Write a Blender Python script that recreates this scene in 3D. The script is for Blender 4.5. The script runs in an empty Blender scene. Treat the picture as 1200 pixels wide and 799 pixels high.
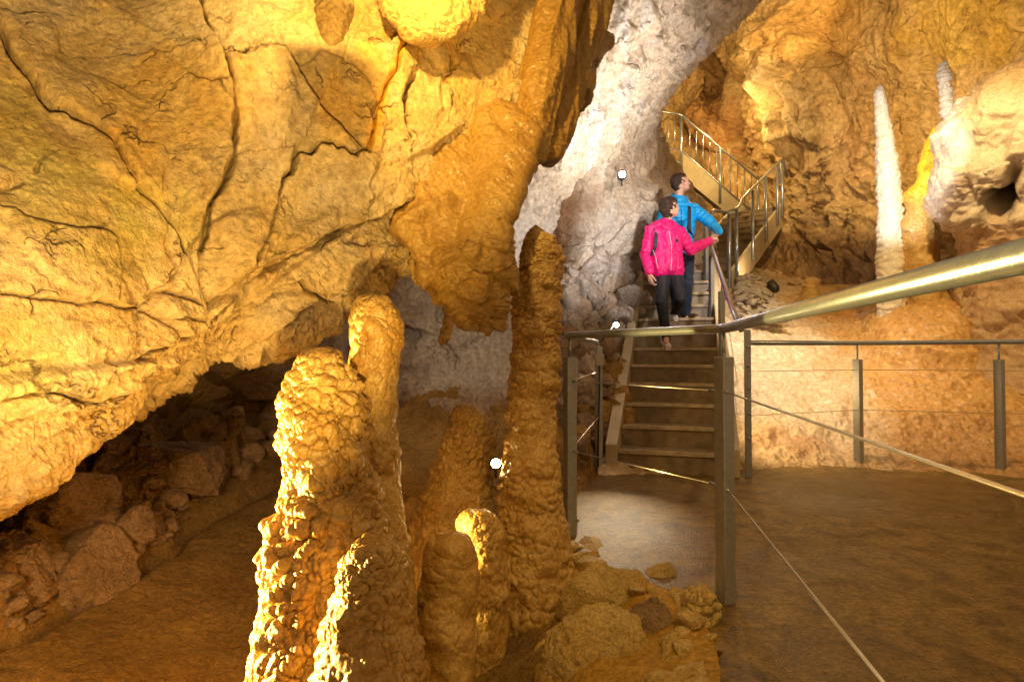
import bpy, bmesh, math, random
import numpy as np
from mathutils import Vector, Matrix
random.seed(7)
SC = bpy.context.scene
COL = SC.collection
F = 700.0
PITCH = math.atan(15.5/700)
CP, SP = math.cos(PITCH), math.sin(PITCH)
CAMZ = 1.0

def P(px, py, d):
    """point at horizontal distance d (metres along the view) seen in direction px,py"""
    x = (px-600)/F; y = (399.5-py)/F
    fy = CP - y*SP; fz = SP + y*CP
    s = d/fy
    return (x*s, d, CAMZ + fz*s)
def proj(V):
    X, Y, Z = V[..., 0], V[..., 1], V[..., 2]-CAMZ
    f = Y*CP + Z*SP; u = -Y*SP + Z*CP
    f = np.maximum(f, 0.05)
    return 600+F*X/f, 399.5-F*u/f
def xy0(px, py, z=0.0):
    """point of the level z seen at px,py"""
    a = P(px, py, 1.0); t = (z-CAMZ)/(a[2]-CAMZ)
    return (a[0]*t, a[1]*t, z)

# ---------------------------------------------------------------- noise
_rs = np.random.RandomState(11)
PERM = _rs.permutation(256); PERM = np.concatenate([PERM, PERM, PERM])
GR = _rs.normal(size=(256, 3)); GR /= np.linalg.norm(GR, axis=1)[:, None]
HV = _rs.rand(256, 4); GR32 = GR.astype(np.float32); HV32 = HV.astype(np.float32); HX, HY, HZ = (np.ascontiguousarray(HV32[:, j]) for j in range(3))
ABC = np.array([(a, b, c) for a in (-1, 0, 1) for b in (-1, 0, 1) for c in (-1, 0, 1)], np.float32)
def _h(i, j, k):
    return PERM[(PERM[(PERM[i & 255] + j) & 255] + k) & 255]
def perlin(p):
    fl = np.floor(p); i = fl.astype(np.int32) & 255; f = (p - fl).astype(np.float32)
    X, Y, Z = f[:, 0], f[:, 1], f[:, 2]
    w = f*f*f*(f*(f*6-15)+10)
    A0 = PERM[i[:, 0]]; A1 = PERM[i[:, 0]+1]
    out = []
    for a, A in ((0, A0), (1, A1)):
        o2 = []
        for b in (0, 1):
            B = PERM[(A+i[:, 1]+b) & 255]
            o3 = []
            for c in (0, 1):
                g = GR32[PERM[(B+i[:, 2]+c) & 255]]
                o3.append(g[:, 0]*(X-a)+g[:, 1]*(Y-b)+g[:, 2]*(Z-c))
            o2.append(o3[0]+w[:, 2]*(o3[1]-o3[0]))
        out.append(o2[0]+w[:, 1]*(o2[1]-o2[0]))
    return (out[0]+w[:, 0]*(out[1]-out[0])).astype(np.float64)*1.5
def fbm(p, size, octv=4, gain=.5, off=0.0, ridged=False):
    q = p/size + off; a = 1.0; o = 0; n = 0
    for _ in range(octv):
        v = perlin(q)
        if ridged: v = 1-2*np.abs(v)
        o = o + a*v; n += a; a *= gain; q = q*2.03 + 17.3
    return o/n
def worley(p, size, off=0.0):
    """F1, F2, id of the nearest cell, vector from its centre (in units of size)"""
    q = p/size + off
    fl = np.floor(q); i = fl.astype(np.int32) & 255; fr = (q-fl).astype(np.float32)
    n = len(q); X, Y, Z = (np.ascontiguousarray(fr[:, j]) for j in range(3))
    f1 = np.full(n, 9.0, np.float32); f2 = np.full(n, 9.0, np.float32); idc = np.zeros(n, np.int64); bk = np.zeros(n, np.int64); k = -1
    for a in (-1, 0, 1):
        A = PERM[(i[:, 0]+a) & 255]
        for b in (-1, 0, 1):
            B = PERM[(A+i[:, 1]+b) & 255]
            for c in (-1, 0, 1):
                h = PERM[(B+i[:, 2]+c) & 255]; k += 1
                dx = X-HX[h]-a; dy = Y-HY[h]-b; dz = Z-HZ[h]-c
                d = dx*dx+dy*dy+dz*dz
                m = d < f1
                f2 = np.where(m, f1, np.minimum(f2, d))
                f1 = np.where(m, d, f1); idc = np.where(m, h, idc)
                bk = np.where(m, k, bk)
    vec = fr - HV32[idc][:, :3] - ABC[bk]
    return np.sqrt(f1), np.sqrt(f2), idc, vec
def warp(p, size, amt, off=0.0):
    return p + amt*np.stack([fbm(p, size, 2, off=off+1.1), fbm(p, size, 2, off=off+7.7), fbm(p, size, 2, off=off+13.9)], 1)
def facets(p, size, off=0.0, tilt=.5, groove=.25, soft=.14):
    """broken rock: each cell a tilted plane at its own height, with a crack between cells"""
    q = warp(p, size*.9, size*.22, off)
    f1, f2, idc, vec = worley(q, size, off)
    g = GR[(idc*7+3) % 256]
    e = f2-f1
    edge = np.clip(e/soft, 0, 1); edge = edge*edge*(3-2*edge)
    d = (HV[idc, 3]-.5)*1.0 + tilt*(vec*g).sum(1)
    return size*(d*edge - groove*np.exp(-(e/.09)**2))
def bumps(p, size, off=0.0, squash=1.0):
    """cauliflower knobs"""
    q = p.copy(); q[:, 2] *= squash
    f1, f2, idc, vec = worley(q, size, off)
    e = np.clip(f2-f1, 0, 1)
    return size*(np.sqrt(np.clip(e, 0, 1))*.55 + .25*(HV[idc, 3]-.5))
def flutes(p, size, squash=.12, off=0.0, axis=2):
    q = p.copy(); q[:, axis] *= squash
    return fbm(q, size, 3, off=off, ridged=True)
def smooth(a, b, x):
    t = np.clip((x-a)/(b-a), 0, 1); return t*t*(3-2*t)
def poly_dist(px, py, pts):
    """distance in pixels to a polyline, and the side (+ = left of travel on screen)"""
    best = np.full(px.shape, 1e9); side = np.zeros(px.shape)
    for (x0, y0), (x1, y1) in zip(pts[:-1], pts[1:]):
        dx, dy = x1-x0, y1-y0; L = dx*dx+dy*dy
        t = np.clip(((px-x0)*dx+(py-y0)*dy)/L, 0, 1)
        d = np.hypot(px-x0-t*dx, py-y0-t*dy)
        s = np.sign(dx*(py-y0)-dy*(px-x0))
        m = d < best
        best = np.where(m, d, best); side = np.where(m, s, side)
    return best, side
def jig(pts, amp=5, n=3, seed=1):
    """a polyline with a natural wobble"""
    r = random.Random(seed); out = []
    for (x0, y0), (x1, y1) in zip(pts[:-1], pts[1:]):
        L = math.hypot(x1-x0, y1-y0)
        for k in range(n):
            t = k/n; a = 0 if k == 0 else r.uniform(-amp, amp)
            out.append((x0+(x1-x0)*t - (y1-y0)/L*a, y0+(y1-y0)*t + (x1-x0)/L*a))
    out.append(pts[-1]); return out

from concurrent.futures import ThreadPoolExecutor
_pool = ThreadPoolExecutor(4)
def par(f, V, px, py):
    """evaluate a displacement or colour function in slices, on all cores"""
    k = max(1, len(V)//12000); idx = np.array_split(np.arange(len(V)), k)
    return np.concatenate(list(_pool.map(lambda i: f(V[i], px[i], py[i]), idx)))

# ---------------------------------------------------------------- object helpers
def tag(o, label=None, cat=None, group=None, kind=None):
    if label: o['label'] = label
    if cat: o['category'] = cat
    if group: o['group'] = group
    if kind: o['kind'] = kind
    return o
def link(name, me, mat, parent=None):
    o = bpy.data.objects.new(name, me); COL.objects.link(o)
    if mat is not None:
        for m in (mat if isinstance(mat, (list, tuple)) else [mat]): me.materials.append(m)
    if parent is not None: o.parent = parent
    return o
def empty(name, label, cat, loc=(0, 0, 0), rz=0.0, group=None):
    o = bpy.data.objects.new(name, None); COL.objects.link(o)
    o.location = loc; o.rotation_euler = (0, 0, rz); o.empty_display_size = .1
    return tag(o, label, cat, group)
def grid_mesh(name, V, per=False, tint=None, cap=False):
    """V (rows, cols, 3) to a quad mesh; per closes the columns into a ring"""
    R, C = V.shape[:2]
    me = bpy.data.meshes.new(name)
    idx = np.arange(R*C).reshape(R, C)
    if per:
        a = idx[:-1, :]; b = np.roll(idx, -1, 1)[:-1, :]; c = np.roll(idx, -1, 1)[1:, :]; d = idx[1:, :]
    else:
        a = idx[:-1, :-1]; b = idx[:-1, 1:]; c = idx[1:, 1:]; d = idx[1:, :-1]
    q = np.stack([a, b, c, d], -1).reshape(-1, 4).astype(np.int32)
    verts = V.reshape(-1, 3); loops = q.reshape(-1)
    starts = np.arange(len(q))*4; tot = np.full(len(q), 4)
    if per and cap:
        loops = np.concatenate([loops, idx[0, ::-1], idx[-1, :]]).astype(np.int32)
        starts = np.concatenate([starts, [len(q)*4, len(q)*4+C]]); tot = np.concatenate([tot, [C, C]])
    me.vertices.add(len(verts)); me.vertices.foreach_set('co', verts.astype(np.float32).ravel())
    me.loops.add(len(loops)); me.loops.foreach_set('vertex_index', loops)
    me.polygons.add(len(starts)); me.polygons.foreach_set('loop_start', starts.astype(np.int32))
    me.polygons.foreach_set('loop_total', tot.astype(np.int32))
    me.polygons.foreach_set('use_smooth', np.ones(len(starts), bool))
    me.update(calc_edges=True)
    at = me.attributes.new('tint', 'FLOAT_COLOR', 'POINT')
    t = np.ones((len(verts), 4), np.float32)
    if tint is not None: t[:, :tint.shape[-1]] = tint.reshape(len(verts), -1)
    at.data.foreach_set('color', t.ravel())
    return me
def catmull(A, n, axis):
    A = np.moveaxis(A, axis, 0); m = len(A)
    E = np.concatenate([(2*A[:1]-A[1:2]), A, (2*A[-1:]-A[-2:-1])])
    t = np.linspace(0, m-1, n); i = np.minimum(t.astype(int), m-2); f = (t-i).reshape((-1,)+(1,)*(A.ndim-1))
    p0, p1, p2, p3 = E[i], E[i+1], E[i+2], E[i+3]
    o = .5*(2*p1+(p2-p0)*f+(2*p0-5*p1+4*p2-p3)*f*f+(3*p1-p0-3*p2+p3)*f**3)
    return np.moveaxis(o, 0, axis)
def normals(V, per=False):
    du = np.gradient(V, axis=0)
    if per: dv = (np.roll(V, -1, 1)-np.roll(V, 1, 1))/2
    else: dv = np.gradient(V, axis=1)
    n = np.cross(dv, du); l = np.linalg.norm(n, axis=2, keepdims=True); n = n/np.maximum(l, 1e-9)
    return n
def sheet(name, rows, nv, nu, disp, mat, tintf=None, toward=(0, 0, 1.2), passes=1, post=None):
    ctrl = np.array([[P(*c) for c in r] for r in rows])
    V = catmull(catmull(ctrl, nv, 0), nu, 1)
    px, py = proj(V)
    for k in range(passes):
        n = normals(V)
        s = ((np.array(toward)-V)*n).sum(2); n = n*(1 if s.sum() > 0 else -1)
        d = disp[k] if isinstance(disp, (list, tuple)) else disp
        if not callable(d): break
        V = V + n*par(d, V.reshape(-1, 3), px.ravel(), py.ravel()).reshape(V.shape[:2])[..., None]
    if post: V = post(V, px, py)
    t = par(tintf, V.reshape(-1, 3), px.ravel(), py.ravel()) if tintf else None
    me = grid_mesh(name, V, tint=t)
    return link(name, me, mat)
def loft(name, rows, nv, nu, disp, mat, tintf=None, parent=None, sq=1.0):
    """closed solid: rows (y, left, right, distance, depth ratio) are sections seen from the front; elliptical in plan"""
    A = []
    for r in rows:
        y, xl, xr, d = r[:4]; k = r[4] if len(r) > 4 else 1.0
        c = np.array(P((xl+xr)/2, y, d)); h = (xr-xl)/2/F*d
        A.append([*c, h, h*k])
    A = np.array(A)
    A = catmull(A, nv, 0)
    A[:, 3:] = np.maximum(A[:, 3:], .0015)
    th = np.linspace(0, 2*math.pi, nu, endpoint=False)
    V = np.zeros((nv, nu, 3))
    cs, sn = np.cos(th), np.sin(th)
    if sq != 1: sn = np.sign(sn)*np.abs(sn)**sq; cs = np.sign(cs)*np.abs(cs)**min(1, sq*1.4)
    V[..., 0] = A[:, 0:1] + A[:, 3:4]*cs; V[..., 1] = A[:, 1:2] + A[:, 4:5]*sn
    V[..., 2] = A[:, 2:3]
    n = normals(V, True)
    c = A[:, None, :3]
    if ((V-c)*n).sum() < 0: n = -n
    px, py = proj(V)
    fade = np.minimum(1, (A[:, 3:4]/max(A[:, 3].max()*.25, 1e-6)))
    dd = disp if isinstance(disp, (list, tuple)) else [disp]
    for k, df in enumerate(dd):
        V = V + n*(par(df, V.reshape(-1, 3), px.ravel(), py.ravel()).reshape(nv, nu)*fade)[..., None]
        if k < len(dd)-1:
            n2 = normals(V, True); n = np.where(((n2*n).sum(2, keepdims=True)) < 0, -n2, n2)
    t = par(tintf, V.reshape(-1, 3), px.ravel(), py.ravel()) if tintf else None
    me = grid_mesh(name, V, per=True, tint=t, cap=True)
    return link(name, me, mat, parent)

# ---------------------------------------------------------------- materials
def new_mat(name):
    m = bpy.data.materials.new(name); m.use_nodes = True
    nt = m.node_tree; b = nt.nodes['Principled BSDF']
    return m, nt, b
def rock_mat(name, c1, c2, c3, size=.5, streak=(1, 1, .35), rough=.6, spec=.4, bump=1.0, fine=.012, c3amt=.6, coat=0.0, bumpsize=1.0, crack=0.0, crackscale=2.2, chip=1.0):
    m, nt, b = new_mat(name); N = nt.nodes; L = nt.links
    geo = N.new('ShaderNodeNewGeometry')
    def noise(scale, detail=6, rough=.6, vec=None, dist=0.0):
        n = N.new('ShaderNodeTexNoise'); n.inputs['Scale'].default_value = scale; n.inputs['Detail'].default_value = detail
        n.inputs['Roughness'].default_value = rough; n.inputs['Distortion'].default_value = dist
        L.new(vec or geo.outputs['Position'], n.inputs['Vector']); return n
    def ramp(src, a, bb, ca=(0, 0, 0, 1), cb=(1, 1, 1, 1)):
        r = N.new('ShaderNodeValToRGB'); r.color_ramp.elements[0].position = a; r.color_ramp.elements[1].position = bb
        r.color_ramp.elements[0].color = ca; r.color_ramp.elements[1].color = cb; L.new(src, r.inputs['Fac']); return r
    def mix(fac, a, bb, typ='MIX'):
        x = N.new('ShaderNodeMix'); x.data_type = 'RGBA'; x.blend_type = typ
        for s, v in ((0, fac), (6, a), (7, bb)):
            if hasattr(v, 'links') or hasattr(v, 'node'): L.new(v, x.inputs[s])
            elif isinstance(v, (int, float)): x.inputs[s].default_value = v
            else: x.inputs[s].default_value = (*v, 1)
        return x.outputs[2]
    mp = N.new('ShaderNodeMapping'); mp.inputs['Scale'].default_value = streak; L.new(geo.outputs['Position'], mp.inputs['Vector'])
    n1 = noise(1/size, 5, .6, mp.outputs['Vector'], .6)
    n2 = noise(2.7/size, 6, .65, mp.outputs['Vector'], 1.2)
    n3 = noise(14/size, 5, .7)
    r1 = ramp(n1.outputs['Fac'], .38, .62); r2 = ramp(n2.outputs['Fac'], .5, .72)
    col = mix(r1.outputs['Color'], c1, c2)
    mf = N.new('ShaderNodeMath'); mf.operation = 'MULTIPLY'; mf.inputs[1].default_value = c3amt; L.new(r2.outputs['Color'], mf.inputs[0])
    col = mix(mf.outputs[0], col, c3)
    r3 = ramp(n3.outputs['Fac'], .3, .7, (.62, .60, .58, 1), (1.30, 1.30, 1.30, 1))
    col = mix(1.0, col, r3.outputs['Color'], 'MULTIPLY')
    at = N.new('ShaderNodeAttribute'); at.attribute_name = 'tint'
    col = mix(1.0, col, at.outputs['Color'], 'MULTIPLY')
    crk = None
    if crack:
        wn = noise(3.0, 4, .6); wa = N.new('ShaderNodeVectorMath'); wa.operation = 'MULTIPLY_ADD'
        wa.inputs[1].default_value = (.35, .35, .35); L.new(wn.outputs['Color'], wa.inputs[0]); L.new(geo.outputs['Position'], wa.inputs[2])
        ve = N.new('ShaderNodeTexVoronoi'); ve.feature = 'DISTANCE_TO_EDGE'; ve.inputs['Scale'].default_value = crackscale; L.new(wa.outputs[0], ve.inputs['Vector'])
        ve2 = N.new('ShaderNodeTexVoronoi'); ve2.feature = 'DISTANCE_TO_EDGE'; ve2.inputs['Scale'].default_value = crackscale*3.3; L.new(wa.outputs[0], ve2.inputs['Vector'])
        e1 = ramp(ve.outputs['Distance'], .0, .022); e2 = ramp(ve2.outputs['Distance'], .0, .04)
        mk = ramp(noise(1.9, 4, .6, None, .5).outputs['Fac'], .50, .60); mk2 = ramp(noise(3.3, 4, .6, None, .5).outputs['Fac'], .56, .66)
        e1 = mix(mk.outputs['Color'], (1, 1, 1), e1.outputs['Color']); e2 = mix(mk2.outputs['Color'], (1, 1, 1), e2.outputs['Color'])
        crk = mix(1.0, e1, e2, 'MULTIPLY')
        dk = mix(crack, (1, 1, 1), crk)
        col = mix(1.0, col, mix(1.0, dk, (1, 1, 1), 'LIGHTEN' if False else 'MULTIPLY'), 'MULTIPLY')
    L.new(col, b.inputs['Base Color'])
    rr = ramp(n2.outputs['Fac'], .3, .8, (rough-.12,)*3+(1,), (min(1, rough+.15),)*3+(1,)); L.new(rr.outputs['Color'], b.inputs['Roughness'])
    b.inputs['Specular IOR Level'].default_value = spec
    if coat: b.inputs['Coat Weight'].default_value = coat; b.inputs['Coat Roughness'].default_value = .25
    bs = bumpsize
    na = noise(28/bs, 6, .72, None, .2)
    vo = N.new('ShaderNodeTexVoronoi'); vo.inputs['Scale'].default_value = 38/bs; vo.feature = 'SMOOTH_F1'; L.new(geo.outputs['Position'], vo.inputs['Vector'])
    nb = noise(130/bs, 3, .7)
    s1 = N.new('ShaderNodeMath'); s1.operation = 'MULTIPLY_ADD'; s1.inputs[1].default_value = .35
    L.new(vo.outputs['Distance'], s1.inputs[0]); L.new(na.outputs['Fac'], s1.inputs[2])
    s2 = N.new('ShaderNodeMath'); s2.operation = 'MULTIPLY_ADD'; s2.inputs[1].default_value = .3
    L.new(nb.outputs['Fac'], s2.inputs[0]); L.new(s1.outputs[0], s2.inputs[2])
    bp = N.new('ShaderNodeBump'); bp.inputs['Strength'].default_value = bump; bp.inputs['Distance'].default_value = fine
    L.new(s2.outputs[0], bp.inputs['Height'])
    # broken, chipped relief of a few centimetres under the grain
    nc = noise(10.0/bs, 6, .68, None, .25); ab = N.new('ShaderNodeMath'); ab.operation = 'SUBTRACT'; ab.inputs[1].default_value = .5; L.new(nc.outputs['Fac'], ab.inputs[0])
    ab2 = N.new('ShaderNodeMath'); ab2.operation = 'ABSOLUTE'; L.new(ab.outputs[0], ab2.inputs[0])
    b2 = N.new('ShaderNodeBump'); b2.inputs['Strength'].default_value = 1.0; b2.inputs['Distance'].default_value = fine*3.2*chip
    L.new(ab2.outputs[0], b2.inputs['Height']); L.new(bp.outputs['Normal'], b2.inputs['Normal'])
    out = b2
    if crk is not None:
        b3 = N.new('ShaderNodeBump'); b3.inputs['Strength'].default_value = 1.0; b3.inputs['Distance'].default_value = fine*1.2
        L.new(crk, b3.inputs['Height']); L.new(b2.outputs['Normal'], b3.inputs['Normal']); out = b3
    L.new(out.outputs['Normal'], b.inputs['Normal'])
    return m
def plain(name, col, rough=.5, metal=0.0, bump=0.0, bscale=60, var=.15, spec=.5, aniso=None, vscale=None):
    m, nt, b = new_mat(name); N = nt.nodes; L = nt.links
    tc = N.new('ShaderNodeTexCoord')
    n = N.new('ShaderNodeTexNoise'); n.inputs['Scale'].default_value = vscale or bscale/4; n.inputs['Detail'].default_value = 5
    L.new(tc.outputs['Object'], n.inputs['Vector'])
    r = N.new('ShaderNodeValToRGB'); r.color_ramp.elements[0].position = .3; r.color_ramp.elements[1].position = .7
    r.color_ramp.elements[0].color = tuple(max(0, c*(1-var)) for c in col)+(1,)
    r.color_ramp.elements[1].color = tuple(min(1, c*(1+var)) for c in col)+(1,)
    L.new(n.outputs['Fac'], r.inputs['Fac']); L.new(r.outputs['Color'], b.inputs['Base Color'])
    b.inputs['Roughness'].default_value = rough; b.inputs['Metallic'].default_value = metal
    b.inputs['Specular IOR Level'].default_value = spec
    if bump:
        n2 = N.new('ShaderNodeTexNoise'); n2.inputs['Scale'].default_value = bscale; n2.inputs['Detail'].default_value = 6
        L.new(tc.outputs['Object'], n2.inputs['Vector'])
        bp = N.new('ShaderNodeBump'); bp.inputs['Strength'].default_value = .6; bp.inputs['Distance'].default_value = bump
        L.new(n2.outputs['Fac'], bp.inputs['Height']); L.new(bp.outputs['Normal'], b.inputs['Normal'])
    return m
def glow(name, col, s):
    m, nt, b = new_mat(name)
    b.inputs['Base Color'].default_value = (*col, 1); b.inputs['Emission Color'].default_value = (*col, 1)
    b.inputs['Emission Strength'].default_value = s
    return m
M = {}
M['ochre'] = rock_mat('ochre_limestone', (.54, .38, .17), (.64, .50, .31), (.50, .28, .07), .45, (1, 1, .8), .62, .35, 1.0, .014, .55, 0, 1.0, .38, 1.7, .7)
M['gold'] = rock_mat('golden_flowstone', (.55, .34, .10), (.62, .42, .15), (.42, .22, .05), .3, (1, 1, .5), .5, .45, .9, .008, .5, .15, 1.0, .0, 3.0, .8)
M['gold_shaded'] = rock_mat('shaded_golden_flowstone', (.35, .19, .03), (.43, .26, .06), (.25, .11, .02), .25, (1, 1, .4), .45, .5, .9, .008, .55, .2, 1.0, .0, 3.0, .8)  # golden flowstone with the shade on canopy and draperies put into its colour
M['stalag'] = rock_mat('stalagmite_calcite', (.44, .25, .055), (.58, .38, .12), (.30, .15, .035), .16, (1, 1, 1), .45, .5, .8, .006, .6, .25, 1.0, 0, 2.2, .6)
M['white'] = rock_mat('pale_limestone', (.60, .55, .49), (.70, .64, .55), (.46, .30, .20), .6, (1.3, 1.3, .3), .55, .45, 1.0, .016, .55, 0, 1.3, .22, 1.2)
M['back'] = rock_mat('brown_cave_rock', (.54, .36, .15), (.66, .48, .24), (.27, .15, .06), 1.1, (1.2, 1.2, .4), .55, .45, 1.0, .03, .75, 0, 2.0, .3, .7)
M['dirt'] = rock_mat('cave_clay', (.26, .155, .045), (.34, .21, .07), (.15, .085, .03), .3, (1, 1, 1), .75, .25, 1.0, .016, .5)
M['dark'] = rock_mat('dark_rubble_rock', (.30, .19, .10), (.42, .28, .17), (.16, .10, .06), .22, (1, 1, 1), .65, .35, 1.0, .016, .6)
M['mound'] = rock_mat('wet_flowstone', (.72, .60, .45), (.76, .67, .55), (.52, .33, .13), .7, (1, 1, .35), .42, .5, .9, .012, .5, .2, 1.3, 0, 2.2, .5)
M['calcite'] = rock_mat('white_calcite', (.82, .76, .66), (.84, .80, .74), (.70, .52, .30), .2, (1, 1, .5), .5, .45, .8, .008, .5)
M['rubble'] = rock_mat('grey_rubble', (.42, .36, .30), (.52, .46, .38), (.28, .20, .13), .12, (1, 1, 1), .75, .3, .8, .008, .5)
M['edge_rock'] = rock_mat('golden_broken_rock', (.58, .40, .13), (.66, .48, .20), (.36, .20, .06), .16, (1, 1, 1), .6, .35, 1.0, .014, .6)
M['white_dark'] = rock_mat('weathered_grey_limestone', (.40, .33, .28), (.55, .50, .46), (.24, .15, .10), .3, (1, 1, 1), .6, .4, 1.0, .012, .7)
# ================================================================= the cave
one = lambda V: np.ones((len(V), 3))
def blend(t, w, c):
    w = w[:, None]; return t*(1-w) + t*np.array(c)*w
def spot(px, py, x, y, rx, ry, V=None, n=.5):
    d = np.hypot((px-x)/rx, (py-y)/ry)
    if V is not None: d = d + n*fbm(V, .12, 4)
    return 1-smooth(.55, 1.1, d)

# ---- the great ochre overhang on the left
LIP = [(-170, 670, 1.75), (0, 588, 1.95), (70, 548, 2.1), (145, 482, 2.35), (225, 405, 2.7), (315, 398, 2.85), (384, 370, 3.0), (440, 342, 3.1), (484, 312, 3.2), (560, 262, 3.4), (640, 160, 3.6), (700, 30, 3.8)]
rows = []
nT = len(LIP)
def over_row(fun):
    return [fun(j, LIP[j], (-340+j*93, -170, 1.75+j*.165)) for j in range(nT)]
rows.append(over_row(lambda j, l, t: (l[0]-30, l[1]-110, l[2]+1.9)))
rows.append(over_row(lambda j, l, t: (l[0]-22, l[1]-50, l[2]+.85)))
rows.append(over_row(lambda j, l, t: (l[0]-4, l[1]-6, l[2]+.16)))
for f, b in ((.0, 0), (.06, .10), (.16, .19), (.32, .26), (.5, .22), (.68, .12), (.84, .05), (1., 0)):
    rows.append(over_row(lambda j, l, t: (l[0]*(1-f)+t[0]*f, l[1]*(1-f)+t[1]*f, l[2]*(1-f)+t[2]*f-b)))
CR_A = jig([(-10, 20), (10, 62), (40, 95), (64, 128), (78, 133), (100, 150), (125, 172), (138, 210), (165, 245), (196, 280), (208, 302)], 3, 2, 1)
CR_B = jig([(232, 0), (238, 22), (258, 75), (266, 110), (272, 160), (270, 195), (248, 235), (240, 262), (236, 285)], 3, 2, 2)
CR_C = jig([(345, 185), (325, 215), (315, 245), (300, 275), (290, 300)], 4, 2, 3)
CR_D = jig([(100, 440), (170, 400), (250, 355), (310, 312), (350, 292), (395, 270), (440, 255), (478, 238)], 4, 3, 4)
CR_E = jig([(110, 480), (190, 420), (262, 372), (318, 335), (345, 325), (372, 345), (405, 338), (450, 300), (480, 262)], 4, 3, 5)
CR_F = jig([(346, 95), (360, 115), (380, 140), (400, 160), (420, 180), (424, 184)], 2, 2, 6)
CR_G = jig([(473, 45), (468, 70), (452, 105), (436, 140), (424, 184)], 2, 2, 7)
CR_H = jig([(258, 78), (285, 82), (300, 72), (330, 70), (346, 95)], 3, 2, 8)
CR_I = jig([(222, 108), (232, 118), (262, 122)], 2, 2, 9)
CR_J = jig([(478, 95), (468, 130), (470, 165)], 2, 2, 10)
CR_K = jig([(0, 345), (60, 352), (120, 362), (160, 375), (215, 358)], 6, 3, 12)
CR_L = jig([(0, 245), (40, 262), (95, 270), (116, 278), (118, 310)], 5, 3, 13)
CR_M = jig([(180, 300), (150, 345), (135, 372)], 4, 2, 14)
CR_N = jig([(345, 185), (385, 175), (402, 185), (424, 184)], 3, 3, 15)
CR_O = jig([(0, 470), (50, 458), (90, 470), (130, 455), (170, 430)], 5, 3, 16)
CR_P = jig([(385, 45), (398, 60), (420, 68), (450, 70), (473, 45), (500, 50), (530, 35), (560, 20)], 2, 2, 17)
# (line, groove width px, groove depth m, step m (+ raises the left-of-travel side), reach of the step px)
CRK = [(CR_A, 3.4, .085, -.022, 190), (CR_B, 3.8, .06, .085, 110), (CR_C, 3.5, .06, .06, 90), (CR_D, 3, .04, -.05, 50), (CR_E, 2.5, .035, -.06, 50),
       (CR_F, 2.5, .03, .03, 150), (CR_G, 2, .02, -.02, 40), (CR_H, 2.5, .04, .04, 90), (CR_I, 1.7, .015, .012, 30), (CR_J, 3, .05, .03, 60), (CR_K, 2, .02, -.02, 120),
       (CR_L, 2, .02, .012, 90), (CR_M, 3, .03, .02, 50), (CR_N, 3, .03, .03, 60), (CR_O, 3, .03, -.03, 60), (CR_P, 1.5, .0, .10, 60)]
def d_over(V, px, py):
    # smooth slabs high up, layered broken rock towards the lip
    lx = np.array([l[0] for l in LIP]); ly = np.array([l[1] for l in LIP])
    lip = np.interp(px, lx, ly) - py          # height above the lip
    low = 1-smooth(60, 190, lip)
    q = V.copy()
    d = .05*fbm(q, .6, 3)
    fac = facets(warp(q, .5, .08), .34, 3.1, .5, .12)
    # layers that run up to the right like the ledges of the bedding
    s = (q[:, 0]*.55 - q[:, 2]*.83)
    lay = np.stack([s*2.6, (q[:, 0]*.83+q[:, 2]*.55)*.5, q[:, 1]*.7], 1)
    lf = facets(lay, .33, 9.2, .5, .15)
    d = d + fac*.13*(1-low) + low*(lf*.42 + .05*fbm(q, .22, 4, ridged=True) + .10*facets(q, .13, 5.5, .6, .1))
    d = d + .010*fbm(q, .08, 4) + .006*fbm(q, .03, 3, ridged=True)*(1+low)
    wj = 5*fbm(V, .08, 4)
    for ln, w, g, st, reach in CRK:
        dist, side = poly_dist(px+wj, py+wj, ln)
        w2 = w*(1+1.1*fbm(V, .13, 3, off=w))
        d = d - 2.3*g*np.exp(-(dist/np.maximum(w2*.72, .8))**2)
        sgn = 1 if st > 0 else -1
        d = d + abs(st)*np.exp(-dist/reach)*np.where(side*sgn > 0, 1, 0)*smooth(0, 2.0, dist)
    return d
def t_over(V, px, py):
    t = one(V)
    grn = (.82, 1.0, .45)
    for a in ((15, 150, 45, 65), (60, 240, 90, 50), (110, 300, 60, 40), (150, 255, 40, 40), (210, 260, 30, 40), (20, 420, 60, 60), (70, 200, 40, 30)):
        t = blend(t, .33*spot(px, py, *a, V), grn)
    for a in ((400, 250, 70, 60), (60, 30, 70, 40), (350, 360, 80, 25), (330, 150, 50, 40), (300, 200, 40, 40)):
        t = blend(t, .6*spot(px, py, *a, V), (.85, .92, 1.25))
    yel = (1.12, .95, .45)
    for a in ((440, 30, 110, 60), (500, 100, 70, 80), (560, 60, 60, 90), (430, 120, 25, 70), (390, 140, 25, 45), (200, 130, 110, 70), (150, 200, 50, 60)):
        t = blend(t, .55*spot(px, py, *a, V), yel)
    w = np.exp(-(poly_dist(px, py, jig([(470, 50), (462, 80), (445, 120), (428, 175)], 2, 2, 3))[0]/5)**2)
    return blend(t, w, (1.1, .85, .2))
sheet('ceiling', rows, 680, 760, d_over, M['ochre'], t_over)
tag(bpy.data.objects['ceiling'], 'ochre rock overhang with dark cracks between its slabs', None, None, 'structure')

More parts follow.
